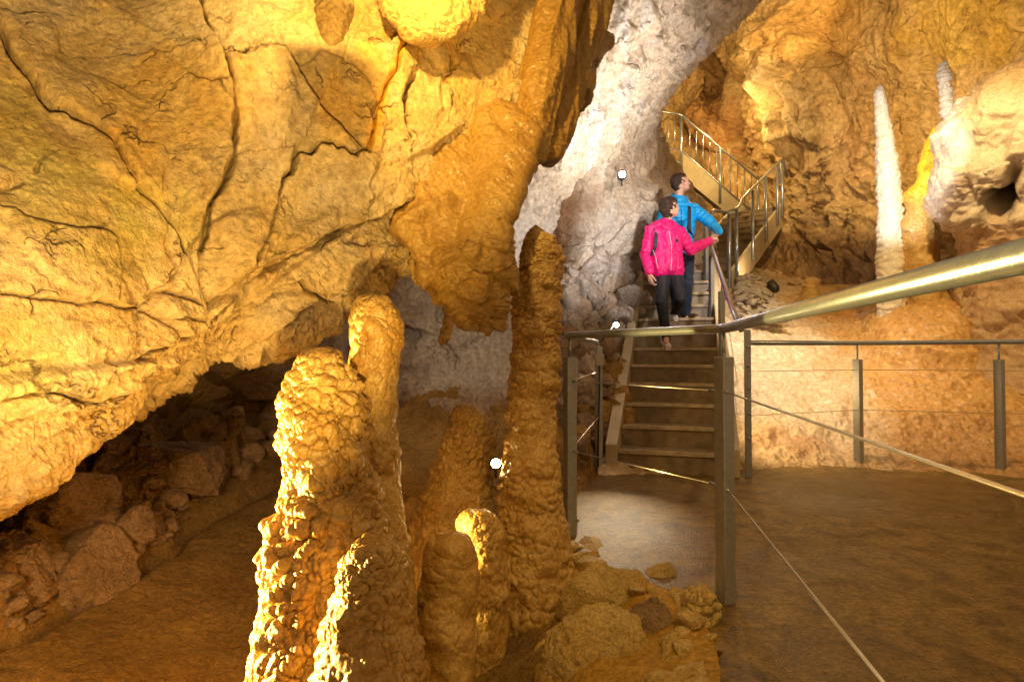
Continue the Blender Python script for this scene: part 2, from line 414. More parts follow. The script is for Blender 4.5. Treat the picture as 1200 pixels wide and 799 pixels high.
# ---- pale limestone wall in the middle
C = [[(200, -180, 7.4), (330, -180, 7.2), (450, -180, 6.8), (560, -180, 6.2), (660, -180, 6.0), (760, -180, 6.2), (860, -180, 6.7), (950, -180, 7.2), (960, -180, 9.5)],
     [(200, -60, 7.4), (330, -60, 7.2), (450, -60, 6.8), (560, -60, 6.2), (660, -60, 5.9), (750, -60, 6.0), (830, -60, 6.5), (905, -60, 7.1), (905, -60, 9.5)],
     [(200, 0, 7.4), (330, 0, 7.2), (450, 0, 6.8), (560, 0, 6.2), (660, 0, 5.8), (740, 0, 5.9), (810, 0, 6.4), (872, 0, 7.0), (870, 0, 9.5)],
     [(200, 70, 7.4), (330, 70, 7.2), (450, 70, 6.8), (560, 70, 6.2), (650, 70, 5.9), (710, 70, 6.0), (765, 70, 6.6), (818, 60, 7.2), (800, 55, 9.5)],
     [(200, 135, 7.3), (330, 135, 7.2), (450, 135, 6.8), (560, 135, 6.3), (630, 135, 6.0), (680, 135, 6.1), (722, 135, 6.8), (757, 128, 7.6), (752, 120, 10.)],
     [(200, 200, 7.2), (330, 200, 7.1), (450, 200, 6.8), (550, 200, 6.4), (610, 200, 6.1), (655, 200, 6.3), (705, 200, 7.1), (762, 200, 8.6), (790, 200, 11)],
     [(200, 270, 7.0), (320, 270, 6.9), (430, 270, 6.6), (520, 270, 6.3), (590, 270, 6.2), (640, 270, 6.7), (700, 270, 7.1), (765, 270, 8.8), (830, 270, 11.)],
     [(200, 330, 6.8), (310, 330, 6.6), (410, 330, 6.4), (490, 330, 6.2), (570, 330, 6.2), (640, 330, 6.5), (700, 330, 6.9), (770, 330, 8.8), (850, 330, 10.5)],
     [(180, 400, 6.5), (290, 400, 6.4), (390, 400, 6.3), (480, 400, 6.2), (560, 400, 6.2), (640, 400, 6.2), (700, 395, 6.5), (790, 400, 8.2), (870, 400, 9.)],
     [(160, 460, 6.2), (270, 460, 6.2), (380, 460, 6.1), (480, 460, 6.0), (560, 460, 6.0), (640, 460, 5.9), (700, 455, 5.9), (790, 460, 7.5), (870, 460, 8.2)],
     [(160, 580, 6.0), (270, 580, 6.0), (380, 580, 5.9), (480, 580, 5.8), (560, 580, 5.8), (640, 570, 5.5), (700, 560, 5.3), (790, 600, 6.5), (870, 600, 7.5)]]
def d_white(V, px, py):
    q = warp(V, .8, .18)
    d = .16*fbm(V, 1.1, 3) + .05*fbm(q, .35, 4)
    fl = flutes(warp(V, .5, .12, 3.0), .24, .16)
    run = smooth(560, 640, px)*(1-smooth(250, 330, py))
    d = d + .13*fl*(.3+run) + .025*flutes(warp(V, .3, .08, 5.0), .1, .12, 7.)*run
    # pitted, blocky limestone low down and left
    lowr = smooth(270, 330, py)*smooth(600, 660, px)*(1-smooth(740, 760, px))
    pit = facets(V, .22, 2.2, .7, .25)
    d = d + pit*(.10+.75*lowr)
    blk = facets(q*np.array([1, 1, 1.3]), .5, 6.2, .6, .2)
    left = 1-smooth(470, 560, px)
    d = d + blk*.35*left*smooth(300, 330, py) + .16*facets(V, .16, 7.2, .6, .2)*left
    f1, f2, idc, vec = worley(V*np.array([1, 1, .6]), .22, 4.4)
    d = d - .05*np.exp(-(f1/.28)**2)*(HV[idc, 0] > .45)
    # brown hollow
    ho = 1-smooth(.3, 1.0, np.hypot((px-(685-(py-200)*.24))/26, (py-262)/76))
    d = d - .42*ho + .012*fbm(V, .07, 4, ridged=True)
    # draped flowstone fringe near the lamp
    fr = 1-smooth(.5, 1.0, np.hypot((px-738)/42, (py-262)/62))
    d = d + fr*(.22 + .10*flutes(V, .16, .1, 2.0) + .12*np.clip(fbm(V*np.array([1, 1, 2.2]), .5, 2, off=8.), -1, 1))
    return d
def t_white(V, px, py):
    t = one(V)
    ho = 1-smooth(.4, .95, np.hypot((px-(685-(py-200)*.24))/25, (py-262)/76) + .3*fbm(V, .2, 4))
    t = blend(t, ho, (.46, .30, .18))  # brown stone, with shade painted in so the recess reads hollow
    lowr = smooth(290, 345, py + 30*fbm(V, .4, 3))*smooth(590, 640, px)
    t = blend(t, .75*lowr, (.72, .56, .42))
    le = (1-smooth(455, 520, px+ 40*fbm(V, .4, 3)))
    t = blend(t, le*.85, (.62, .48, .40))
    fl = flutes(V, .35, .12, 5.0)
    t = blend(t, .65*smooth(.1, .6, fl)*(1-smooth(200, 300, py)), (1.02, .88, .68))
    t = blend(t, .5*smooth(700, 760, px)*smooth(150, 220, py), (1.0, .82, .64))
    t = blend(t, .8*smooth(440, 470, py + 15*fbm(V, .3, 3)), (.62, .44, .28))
    return t
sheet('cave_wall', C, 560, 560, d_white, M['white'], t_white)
tag(bpy.data.objects['cave_wall'], 'pale grey and cream limestone wall rising beside the stairs', None, None, 'structure')

# ---- brown wall at the back and on the right
X = [700, 770, 830, 890, 950, 1010, 1080, 1150, 1240, 1400]
def row(y, ds, dx=0): return [(x+dx, y, d) for x, d in zip(X, ds)]
C = [row(-220, (13, 13, 13, 11, 10, 9.2, 8.7, 8.2, 7.8, 7.3)),
     row(-60, (17, 17, 16.5, 13.5, 12.2, 11.2, 10.4, 9.8, 8.9, 8)),
     row(20, (18, 18, 18, 15, 12.8, 11.8, 10.8, 10.1, 9, 8)),
     row(90, (18.5, 18.5, 19, 16, 13, 12.2, 11.2, 10.4, 9.1, 8)),
     row(150, (18.5, 18.5, 19, 16.5, 13, 12.2, 11.2, 10.4, 9.1, 8)),
     row(200, (18, 18, 18, 17., 14.4, 12.2, 11.2, 10.2, 8.9, 7.9)),
     row(255, (16.5, 16.8, 16.6, 16, 14.4, 12.2, 10.9, 9.6, 8.6, 7.7)),
     row(310, (14.5, 14.5, 15, 14.5, 13.4, 11.7, 10.2, 8.8, 8.0, 7.3)),
     row(360, (11, 11, 11.5, 11.6, 11.3, 10.6, 9.4, 8.2, 7.4, 7)),
     row(430, (9.5, 9.5, 9.8, 10, 9.8, 9.2, 8.4, 7.6, 7., 6.6))]
BW_A = jig([(918, 20), (900, 70), (880, 110), (876, 150), (890, 200)], 5, 3, 31)
BW_B = jig([(1165, 0), (1160, 30), (1170, 60), (1185, 95)], 4, 3, 32)
BW_C = jig([(1040, 10), (1010, 55), (980, 100), (1000, 150), (1010, 170)], 5, 3, 33)
BW_D = jig([(990, 70), (955, 90), (935, 120), (905, 150)], 5, 3, 34)
def d_back(V, px, py):
    q = warp(V, 1.6, .5, 2.0)
    d = .42*fbm(q, 2.2, 3, off=3.) + .16*fbm(q, .8, 4, ridged=True, off=5.)
    s = V.copy(); s = np.stack([V[:, 0]*.8+V[:, 2]*.35, V[:, 1]*.5, V[:, 2]*.22-V[:, 0]*.1], 1)
    d = d + .34*fbm(warp(s, .6, .15), .42, 3, ridged=True, off=1.) + .14*(1-.8*smooth(980, 1060, px))*facets(warp(V, .8, .2)*np.array([1, 1, .6]), .9, 6.1, .6, .10)
    rough = smooth(180, 260, py+50*fbm(V, 1.2, 2))*(1-.8*smooth(1100, 1160, px))*.8 + (1-smooth(960, 1000, px))*.4
    d = d + rough*facets(V*np.array([1, 1, 1.2]), .75, 8.8, .6, .12)*.42
    d = d + rough*.10*fbm(V, .35, 4, ridged=True)
    # long hanging fringe left of centre
    fr = 1-smooth(.4, 1.0, np.hypot((px-945)/42, (py-60)/68))
    d = d + fr*(.55+.22*flutes(V, .3, .12, 4.0))
    fr = 1-smooth(.4, 1.0, np.hypot((px-800)/30, (py-75)/60)); d = d + fr*(.3+.3*flutes(V, .4, .1, 2.0))
    # rounded mound in the alcove
    mo = 1-smooth(.2, 1.05, np.hypot((px-845)/52, (py-172)/62)); d = d + mo*1.1
    dk = 1-smooth(.5, 1.0, np.hypot((px-840)/44, (py-85)/42)); d = d - dk*.5
    for ln, w, g in ((BW_A, 5, .55), (BW_B, 4, .2), (BW_C, 3, .22), (BW_D, 5, .3)):
        dist, side = poly_dist(px, py, ln)
        d = d - g*np.exp(-(dist/w)**2) + g*.5*np.exp(-dist/40)*(side > 0)
    return d + .05*fbm(V, .2, 4, ridged=True)
def t_back(V, px, py):
    t = one(V)
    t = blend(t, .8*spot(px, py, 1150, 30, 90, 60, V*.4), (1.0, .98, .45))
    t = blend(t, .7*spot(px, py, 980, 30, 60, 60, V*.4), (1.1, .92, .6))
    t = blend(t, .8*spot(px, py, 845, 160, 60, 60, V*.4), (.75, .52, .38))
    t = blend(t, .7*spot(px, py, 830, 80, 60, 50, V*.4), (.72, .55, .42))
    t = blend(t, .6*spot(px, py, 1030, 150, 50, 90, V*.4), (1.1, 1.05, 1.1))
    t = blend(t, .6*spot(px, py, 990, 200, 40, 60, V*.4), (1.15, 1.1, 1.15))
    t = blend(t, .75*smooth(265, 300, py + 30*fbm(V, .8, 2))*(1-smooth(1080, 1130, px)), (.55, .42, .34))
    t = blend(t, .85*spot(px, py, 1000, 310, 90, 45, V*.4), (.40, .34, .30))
    return t
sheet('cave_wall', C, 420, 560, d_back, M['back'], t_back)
tag(bpy.data.objects['cave_wall.001'], 'orange brown cave wall behind the upper flights', None, None, 'structure')

# ---- the ground: clay slope on the left
X = [-260, -120, 0, 120, 240, 360, 480, 600, 700, 790, 900]
def row(y, ds): return [(x, y, d) for x, d in zip(X, ds)]
C = [row(420, (5.0, 5.2, 5.6, 6.0, 6.4, 6.8, 7.0, 7.2, 7.0, 6.8, 6.8)),
     row(462, (4.0, 4.2, 4.6, 5.2, 5.6, 6.0, 6.2, 6.3, 6.0, 5.8, 5.8)),
     row(500, (3.4, 3.6, 4.0, 4.5, 5.0, 5.4, 5.6, 5.7, 5.5, 5.3, 5.3)),
     row(560, (3.0, 3.1, 3.3, 3.6, 4.0, 4.5, 4.8, 4.9, 4.75, 4.8, 4.8)),
     row(620, (2.6, 2.7, 2.85, 3.1, 3.4, 3.7, 3.85, 3.8, 3.38, 3.38, 3.4)),
     row(700, (2.25, 2.3, 2.45, 2.65, 2.85, 3.05, 3.15, 3.05, 2.60, 2.50, 2.45)),
     row(790, (1.9, 1.95, 2.05, 2.2, 2.4, 2.5, 2.5, 2.4, 2.04, 1.93, 1.9)),
     row(900, (1.55, 1.6, 1.7, 1.8, 1.95, 2.05, 2.05, 2.0, 1.8, 1.6, 1.5)),
     row(1150, (1.1, 1.15, 1.2, 1.25, 1.3, 1.35, 1.35, 1.3, 1.15, 1.05, 1.0)),
     row(2600, (.4, .4, .4, .4, .42, .44, .45, .43, .4, .38, .36))]
EDGE = [(-300, 830), (0, 742), (90, 690), (170, 640), (245, 575), (320, 525), (400, 500), (470, 495), (600, 560), (680, 640), (800, 720), (900, 820)]
PATH_PX = [(690, 556), (668, 590), (661, 628), (672, 648), (702, 664), (745, 676), (790, 694), (824, 722), (838, 752), (846, 790), (842, 850), (820, 1000)]
PATH = [xy0(x, y)[:2] for x, y in PATH_PX] + [(.15, .4), (.1, -3), (6.5, -3), (6.6, 4.9)] + [xy0(x, y)[:2] for x, y in ((1215, 556), (1150, 552), (1090, 548), (1030, 543), (960, 541), (885, 541))] + [(2.2, 5.6), (.75, 5.6)]
def in_poly(x, y, poly):
    ins = np.zeros(x.shape, bool); n = len(poly)
    for i in range(n):
        x0, y0 = poly[i]; x1, y1 = poly[(i+1) % n]
        c = ((y0 > y) != (y1 > y)) & (x < (x1-x0)*(y-y0)/((y1-y0) or 1e-9)+x0)
        ins ^= c
    return ins
def d_ground(V, px, py):
    ex = np.array([e[0] for e in EDGE]); ey = np.array([e[1] for e in EDGE])
    up = smooth(-6, 26, np.interp(px, ex, ey)-py)           # rubble above the clay
    rt = smooth(620, 660, px)*smooth(560, 620, py)
    up = np.maximum(up, rt)
    d = .05*fbm(V, .8, 3) + .016*fbm(V, .2, 4) + .006*fbm(V, .06, 3)
    d = d - .02*np.exp(-((worley(V, .3, 2.)[0])/.16)**2)
    big = facets(V, .55, 4.3, .7, .15)*.42 + facets(warp(V, .2, .05), .2, 1.3, .7, .2)*.42 + facets(V, .07, 1.9, .6, .2)*.35
    d = d + up*(big+.07)*(1-.93*rt) - .03*rt
    cl = jig([(330, 560), (250, 600), (180, 655), (90, 702), (0, 752)], 6, 3, 44)
    d = d - .07*np.exp(-(poly_dist(px, py, cl)[0]/7)**2)
    return d
def post_ground(V, px, py):
    ins = in_poly(V[..., 0], V[..., 1], PATH)
    dist, _ = poly_dist(V[..., 0], V[..., 1], PATH[:11])
    w = (1-smooth(.10, .45, dist))*(~ins)
    V[..., 2] = V[..., 2]*(1-w) + w*(.004 - .14*smooth(.0, .4, dist) + .02*fbm(V.reshape(-1, 3), .12, 3).reshape(dist.shape))
    ins = ins & (dist > .03)
    V[..., 2] = np.where(ins | (V[..., 0] > 1.15), np.minimum(V[..., 2], -.16), V[..., 2])
    return V
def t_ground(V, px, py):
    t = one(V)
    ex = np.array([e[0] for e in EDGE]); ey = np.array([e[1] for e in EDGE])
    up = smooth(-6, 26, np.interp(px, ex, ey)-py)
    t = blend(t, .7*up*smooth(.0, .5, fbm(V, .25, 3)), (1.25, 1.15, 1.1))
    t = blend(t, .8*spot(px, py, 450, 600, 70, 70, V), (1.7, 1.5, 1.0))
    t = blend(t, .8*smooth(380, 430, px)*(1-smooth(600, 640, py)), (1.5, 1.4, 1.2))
    t = blend(t, .9*smooth(620, 670, px)*smooth(590, 640, py), (2.0, 1.9, 1.0))  # golden lamplight painted into the ground colour along the path edge
    return t
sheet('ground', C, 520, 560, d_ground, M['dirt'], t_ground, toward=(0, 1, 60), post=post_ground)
tag(bpy.data.objects['ground'], 'brown clay slope with rubble under the overhang', None, None, 'structure')

# ---- the flowstone slope beyond the railing
X = [700, 820, 880, 940, 1000, 1060, 1130, 1200, 1300, 1450]
C = [row(620, (4.6, 4.6, 4.6, 4.7, 4.7, 4.6, 4.5, 4.4, 4.3, 4.2)),
     row(556, (5.1, 5.15, 5.2, 5.25, 5.25, 5.2, 5.1, 5.0, 4.9, 4.8)),
     row(530, (5.6, 5.65, 5.6, 5.6, 5.6, 5.5, 5.4, 5.3, 5.2, 5.)),
     row(490, (6.4, 6.3, 6.2, 6.2, 6.1, 5.95, 5.8, 5.7, 5.6, 5.4)),
     row(445, (7.2, 7.1, 7.0, 7.0, 6.85, 6.55, 6.3, 6.1, 6.0, 5.8)),
     row(405, (7.9, 7.8, 7.9, 7.9, 7.7, 7.1, 6.7, 6.5, 6.3, 6.)),
     row(372, (8.5, 8.5, 8.8, 8.9, 8.7, 7.9, 7.2, 6.8, 6.5, 6.2)),
     row(350, (9., 9.2, 9.6, 9.9, 9.8, 8.9, 7.9, 7.1, 6.8, 6.4)),
     row(335, (9.6, 10, 10.8, 11.6, 11.6, 10.4, 8.7, 7.5, 7.1, 6.6)),
     row(318, (10.5, 11, 12.2, 13.2, 13.2, 12, 10, 8.2, 7.4, 6.8))]
def d_mound(V, px, py):
    d = .10*fbm(V, 1.0, 3, off=2.) + .05*fbm(warp(V, .5, .15), .4, 4, off=3.)
    s = np.stack([V[:, 0], V[:, 1]*.45, V[:, 2]*.45], 1)
    tz = V[:, 2]*5.2+1.6*fbm(V*np.array([.6, 1, 1]), .8, 3, off=4.); fz = tz-np.floor(tz); d = d + .05*np.where(fz < .8, fz/.8, (1-fz)/.2)*smooth(.1, .5, V[:, 2])
    d = d + .035*fbm(s, .16, 3, ridged=True, off=3.)
    # rim pools and ripples
    rp = np.abs(np.sin((V[:, 2]+.10*fbm(V, .5, 3))*26+4*fbm(V, .7, 2)))
    d = d + .016*rp*smooth(.2, .6, V[:, 2])
    br = (1-smooth(1000, 1050, px))*smooth(430, 500, py)
    d = d + br*(facets(V*np.array([.5, .5, .8]), .6, 7.3, .3, .10)*.16 + .03*fbm(V, .3, 3, ridged=True))
    orange = 1-smooth(.3, 1.05, np.hypot((px-1085)/95, (py-400)/42)); d = d + .28*orange
    hole = np.exp(-(poly_dist(px, py, [(1140, 362), (1165, 372), (1182, 386)])[0]/7)**2); d = d - .35*hole
    d = d + .03*fbm(V*np.array([1, .5, .8]), .14, 3, ridged=True, off=5.)
    return d + .012*fbm(V, .05, 3, ridged=True)
def t_mound(V, px, py):
    t = one(V)
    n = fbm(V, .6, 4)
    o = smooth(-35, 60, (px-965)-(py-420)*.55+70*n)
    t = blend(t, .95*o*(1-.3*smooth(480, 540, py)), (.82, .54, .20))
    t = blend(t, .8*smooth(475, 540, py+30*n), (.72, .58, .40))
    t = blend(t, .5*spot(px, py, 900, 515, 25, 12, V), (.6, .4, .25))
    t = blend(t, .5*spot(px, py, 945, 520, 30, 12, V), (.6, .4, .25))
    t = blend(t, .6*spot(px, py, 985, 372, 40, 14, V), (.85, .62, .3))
    return t
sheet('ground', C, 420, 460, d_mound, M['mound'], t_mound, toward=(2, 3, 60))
tag(bpy.data.objects['ground.001'], 'cream and orange flowstone slope beyond the railing', None, None, 'structure')

# ---- the concrete path
bm = bmesh.new()
def path_pts():
    out = []
    r = random.Random(5)
    n = len(PATH)
    for i in range(n):
        a, b = PATH[i], PATH[(i+1) % n]
        k = 6 if i < 11 or 15 < i < 22 else 1
        for j in range(k):
            t = j/k; w = .02 if k > 1 else 0
            out.append((a[0]+(b[0]-a[0])*t+r.uniform(-w, w), a[1]+(b[1]-a[1])*t+r.uniform(-w, w)))
    return out
pp = path_pts()
vt = [bm.verts.new((x, y, 0)) for x, y in pp]
f = bm.faces.new(vt); 
ex = bmesh.ops.extrude_face_region(bm, geom=[f])
for v in ex['geom']:
    if isinstance(v, bmesh.types.BMVert): v.co.z -= .14
bmesh.ops.recalc_face_normals(bm, faces=bm.faces)
me = bpy.data.meshes.new('path'); bm.to_mesh(me); bm.free()
m, nt, b = new_mat('path_concrete'); N = nt.nodes; L = nt.links
geo = N.new('ShaderNodeNewGeometry')
n1 = N.new('ShaderNodeTexNoise'); n1.inputs['Scale'].default_value = .9; n1.inputs['Detail'].default_value = 7; n1.inputs['Roughness'].default_value = .65; n1.inputs['Distortion'].default_value = .8
r1 = N.new('ShaderNodeValToRGB'); r1.color_ramp.elements[0].position = .32; r1.color_ramp.elements[1].position = .68
r1.color_ramp.elements[0].color = (.13, .078, .018, 1); r1.color_ramp.elements[1].color = (.26, .17, .048, 1)
n2 = N.new('ShaderNodeTexNoise'); n2.inputs['Scale'].default_value = 42; n2.inputs['Detail'].default_value = 5; n2.inputs['Roughness'].default_value = .75
r2 = N.new('ShaderNodeValToRGB'); r2.color_ramp.elements[0].color = (.35, .33, .30, 1); r2.color_ramp.elements[1].color = (1.65, 1.65, 1.65, 1); r2.color_ramp.elements[0].position = .3; r2.color_ramp.elements[1].position = .7
mx = N.new('ShaderNodeMix'); mx.data_type = 'RGBA'; mx.blend_type = 'MULTIPLY'; mx.inputs[0].default_value = 1
for n_ in (n1, n2): L.new(geo.outputs['Position'], n_.inputs['Vector'])
L.new(n1.outputs['Fac'], r1.inputs['Fac']); L.new(n2.outputs['Fac'], r2.inputs['Fac']); L.new(r1.outputs['Color'], mx.inputs[6]); L.new(r2.outputs['Color'], mx.inputs[7])
n4 = N.new('ShaderNodeTexNoise'); n4.inputs['Scale'].default_value = 7; n4.inputs['Detail'].default_value = 9; n4.inputs['Roughness'].default_value = .72; n4.inputs['Distortion'].default_value = .5
L.new(geo.outputs['Position'], n4.inputs['Vector'])
r4 = N.new('ShaderNodeValToRGB'); r4.color_ramp.elements[0].position = .36; r4.color_ramp.elements[1].position = .62
r4.color_ramp.elements[0].color = (.42, .37, .30, 1); r4.color_ramp.elements[1].color = (1.3, 1.3, 1.3, 1); L.new(n4.outputs['Fac'], r4.inputs['Fac'])
mx2 = N.new('ShaderNodeMix'); mx2.data_type = 'RGBA'; mx2.blend_type = 'MULTIPLY'; mx2.inputs[0].default_value = 1
L.new(mx.outputs[2], mx2.inputs[6]); L.new(r4.outputs['Color'], mx2.inputs[7])
L.new(mx2.outputs[2], b.inputs['Base Color'])
r3 = N.new('ShaderNodeValToRGB'); r3.color_ramp.elements[0].position = .35; r3.color_ramp.elements[1].position = .65
r3.color_ramp.elements[0].color = (.26,)*3+(1,); r3.color_ramp.elements[1].color = (.52,)*3+(1,); L.new(n1.outputs['Fac'], r3.inputs['Fac']); L.new(r3.outputs['Color'], b.inputs['Roughness'])
n3 = N.new('ShaderNodeTexVoronoi'); n3.inputs['Scale'].default_value = 120; L.new(geo.outputs['Position'], n3.inputs['Vector'])
ad = N.new('ShaderNodeMath'); ad.operation = 'ADD'; L.new(n3.outputs['Distance'], ad.inputs[0]); L.new(n2.outputs['Fac'], ad.inputs[1])
bp = N.new('ShaderNodeBump'); bp.inputs['Strength'].default_value = .7; bp.inputs['Distance'].default_value = .0032; L.new(ad.outputs[0], bp.inputs['Height'])
b.inputs['Specular IOR Level'].default_value = .3
bp2 = N.new('ShaderNodeBump'); bp2.inputs['Strength'].default_value = .8; bp2.inputs['Distance'].default_value = .012; L.new(n1.outputs['Fac'], bp2.inputs['Height']); L.new(bp.outputs['Normal'], bp2.inputs['Normal'])
L.new(bp2.outputs['Normal'], b.inputs['Normal'])
tag(link('path', me, m), 'worn brown concrete walkway', None, None, 'structure')

# ================================================================= formations
def pop(s1=.05, s2=.022, a1=.9, a2=.6, ring=.0, rs=.14, squash=1.0, off=0.0):
    def f(V, px, py):
        q = warp(V, .12, .02, off)
        m = .30+.95*smooth(-.35, .35, fbm(V, .14, 2, off=off+2.)); d = m*a1*bumps(q, s1, off, squash) + .032*fbm(V, .17, 3, off=off) + .22*a1*bumps(q, s1*2.3, off+1.7, 1.4)
        if ring: d = d + ring*np.abs(np.sin((V[:, 2]+.03*fbm(V, .2, 2))*math.pi/rs))
        return d
    def g(V, px, py):
        return (.35+.9*smooth(-.3, .3, fbm(V, .1, 2, off=off+9.)))*a2*bumps(V, s2, off+3.3, squash) + .10*bumps(V, .012, off+5.3)
    return [f, g]
SG = 'stalagmites standing below the overhang'
# the lit one
o = loft('stalagmite', [(407, 373, 377, 2.05), (410, 366, 384, 2.05), (418, 359, 393, 2.05), (435, 352, 404, 2.05), (470, 343, 416, 2.05), (520, 340, 424, 2.05), (580, 337, 434, 2.05), (650, 325, 446, 2.03), (720, 314, 455, 2.0), (800, 296, 466, 1.97), (920, 262, 492, 1.92), (1100, 230, 500, 1.9)],
     520, 420, pop(.05, .026, 1.3, .95, 0, off=.5), M['stalag'])
tag(o, 'large knobbly stalagmite with its left side brightly lit yellow', 'stalagmite', SG)
o = loft('stalagmite', [(345, 438, 443, 2.22), (348, 427, 450, 2.22), (358, 418, 459, 2.22), (380, 413, 465, 2.22), (430, 414, 466, 2.22), (500, 417, 463, 2.21), (560, 412, 466, 2.2), (620, 412, 474, 2.19), (700, 410, 484, 2.18), (800, 410, 494, 2.16), (900, 405, 503, 2.14), (1050, 400, 515, 2.12)],
     420, 260, pop(.05, .022, .45, .4, 0, off=1.5), M['stalag'])
tag(o, 'tall round topped stalagmite just behind the brightly lit one', 'stalagmite', SG)
o = loft('stalagmite', [(636, 432, 440, 1.75), (638, 420, 452, 1.75), (646, 410, 462, 1.75), (675, 402, 470, 1.75), (720, 392, 478, 1.75), (800, 376, 490, 1.72), (900, 360, 500, 1.7), (1100, 340, 520, 1.65)],
     260, 260, pop(.042, .02, 1.0, .8, 0, off=2.5), M['stalag'])
tag(o, 'short stalagmite with a yellow lit edge in front of the large one', 'stalagmite', SG)
o = loft('stalagmite', [(626, 521, 527, 2.3), (628, 512, 538, 2.3), (636, 503, 549, 2.3), (660, 497, 556, 2.3), (690, 492, 557, 2.3), (740, 490, 554, 2.28), (800, 492, 556, 2.25), (900, 486, 560, 2.2), (1050, 470, 570, 2.2)],
     260, 220, pop(.08, .03, .3, .15, 0, off=3.5), M['stalag'])
tag(o, 'smooth thumb shaped stalagmite at the bottom of the group', 'stalagmite', SG)
o = loft('stalagmite', [(601, 556, 562, 2.55), (603, 546, 573, 2.55), (611, 538, 583, 2.55), (640, 536, 589, 2.55), (690, 540, 594, 2.55), (740, 540, 592, 2.55), (800, 536, 590, 2.5), (900, 530, 600, 2.45), (1050, 520, 610, 2.4)],
     260, 220, pop(.038, .018, .5, .4, 0, off=4.5), M['stalag'])
tag(o, 'lumpy stalagmite squeezed between the smooth one and the column', 'stalagmite', SG)
o = loft('stalagmite', [(474, 545, 550, 3.3), (477, 536, 558, 3.3), (486, 530, 568, 3.3), (510, 524, 575, 3.3), (545, 512, 578, 3.28), (580, 497, 578, 3.25), (620, 480, 580, 3.2), (670, 468, 590, 3.1), (740, 455, 600, 3.0), (850, 440, 610, 3.0)],
     300, 300, pop(.042, .02, .85, .7, 0, off=5.5), M['stalag'])
tag(o, 'cone shaped stalagmite covered in small knobs left of the column', 'stalagmite', SG)
o = loft('stalagmite', [(264, 627, 629, 3.1), (270, 623, 634, 3.1), (280, 618, 640, 3.1), (292, 614, 648, 3.1), (310, 611, 654, 3.1), (335, 607, 652, 3.1), (370, 605, 652, 3.1), (400, 606, 649, 3.1), (430, 603, 651, 3.08), (480, 601, 647, 3.05), (540, 594, 651, 3.0), (600, 588, 657, 2.95), (660, 584, 669, 2.9), (730, 584, 681, 2.82), (800, 589, 689, 2.78), (900, 580, 705, 2.7), (1050, 570, 720, 2.6)],
     560, 320, pop(.055, .026, .8, .65, .006, .13, 1.3, off=6.5), M['stalag'])
tag(o, 'tallest brown stalagmite, a ringed column beside the railing', 'stalagmite', SG)
# far thin ones
SG2 = 'thin stalagmites beyond the railing'
rings = lambda s: [lambda V, px, py: .016*np.abs(np.sin(V[:, 2]*math.pi/s+5*fbm(V, .35, 3))) + .03*fbm(V, .2, 3) + .022*fbm(V, .10, 3, ridged=True) + .7*bumps(warp(V, .1, .02), .07, 2.)]
o = loft('stalagmite', [(100, 1030, 1032, 7.6), (104, 1028, 1034, 7.6), (112, 1026, 1036, 7.6), (160, 1029, 1044, 7.6), (200, 1030, 1050, 7.6), (250, 1032, 1054, 7.6), (300, 1032, 1055, 7.55), (350, 1033, 1057, 7.5), (380, 1032, 1058, 7.5), (400, 1015, 1075, 7.5), (430, 990, 1100, 7.5)], 360, 90, rings(.085), M['calcite'])
tag(o, 'tall slender white stalagmite beyond the railing', 'stalagmite', SG2)
o = loft('stalagmite', [(75, 1104, 1106, 7.4), (79, 1103, 1108, 7.4), (100, 1104, 1110, 7.4), (125, 1106, 1113, 7.4), (150, 1108, 1115, 7.4), (190, 1100, 1122, 7.4)], 160, 70, rings(.08), M['calcite'])
tag(o, 'small thin white stalagmite on top of the pale rock', 'stalagmite', SG2)
o = loft('stalagmite', [(326, 947, 950, 9.5), (332, 944, 953, 9.5), (345, 941, 957, 9.5), (362, 935, 965, 9.4), (380, 930, 975, 9.3)], 80, 60, rings(.1), M['gold'])
tag(o, 'tiny orange stalagmite on the cream slope', 'stalagmite', SG2)
o = loft('stalagmite', [(335, 1085, 1090, 7.4), (345, 1080, 1100, 7.4), (365, 1078, 1108, 7.3), (392, 1070, 1120, 7.2), (430, 1060, 1130, 7.1)], 100, 80, rings(.1), M['calcite'])
tag(o, 'stumpy cream stalagmite right of the tall slender white one', 'stalagmite', SG2)

# ---- hanging flowstone
def d_canopy(V, px, py):
    s = np.stack([V[:, 0]*.75+V[:, 2]*.5, V[:, 1], -V[:, 0]*.1+V[:, 2]*.15], 1)
    d = .026*fbm(warp(s, .3, .05), .11, 3, ridged=True) + .012*fbm(V, .05, 3)
    low = smooth(262, 300, py + .35*(px-560))
    def rid(ln, w, h): return h*np.exp(-(poly_dist(px, py, ln)[0]/w)**2)
    d = d + rid([(470, 268), (500, 250), (540, 230)], 7, .05) + rid([(540, 230), (535, 262), (528, 292)], 6, -.03) + rid([(500, 262), (505, 300)], 8, -.025)
    d = d + rid([(535, 150), (560, 190), (540, 225)], 22, -.05) + .03*smooth(0, 30, px-540)*(1-low) + .035*low
    cr = facets(V*np.array([1, 1, 1.2]), .12, 3.2, .3, .2)
    return d + low*(cr*.5+.55*bumps(V*np.array([1, 1, 1.8]), .05, 2.))
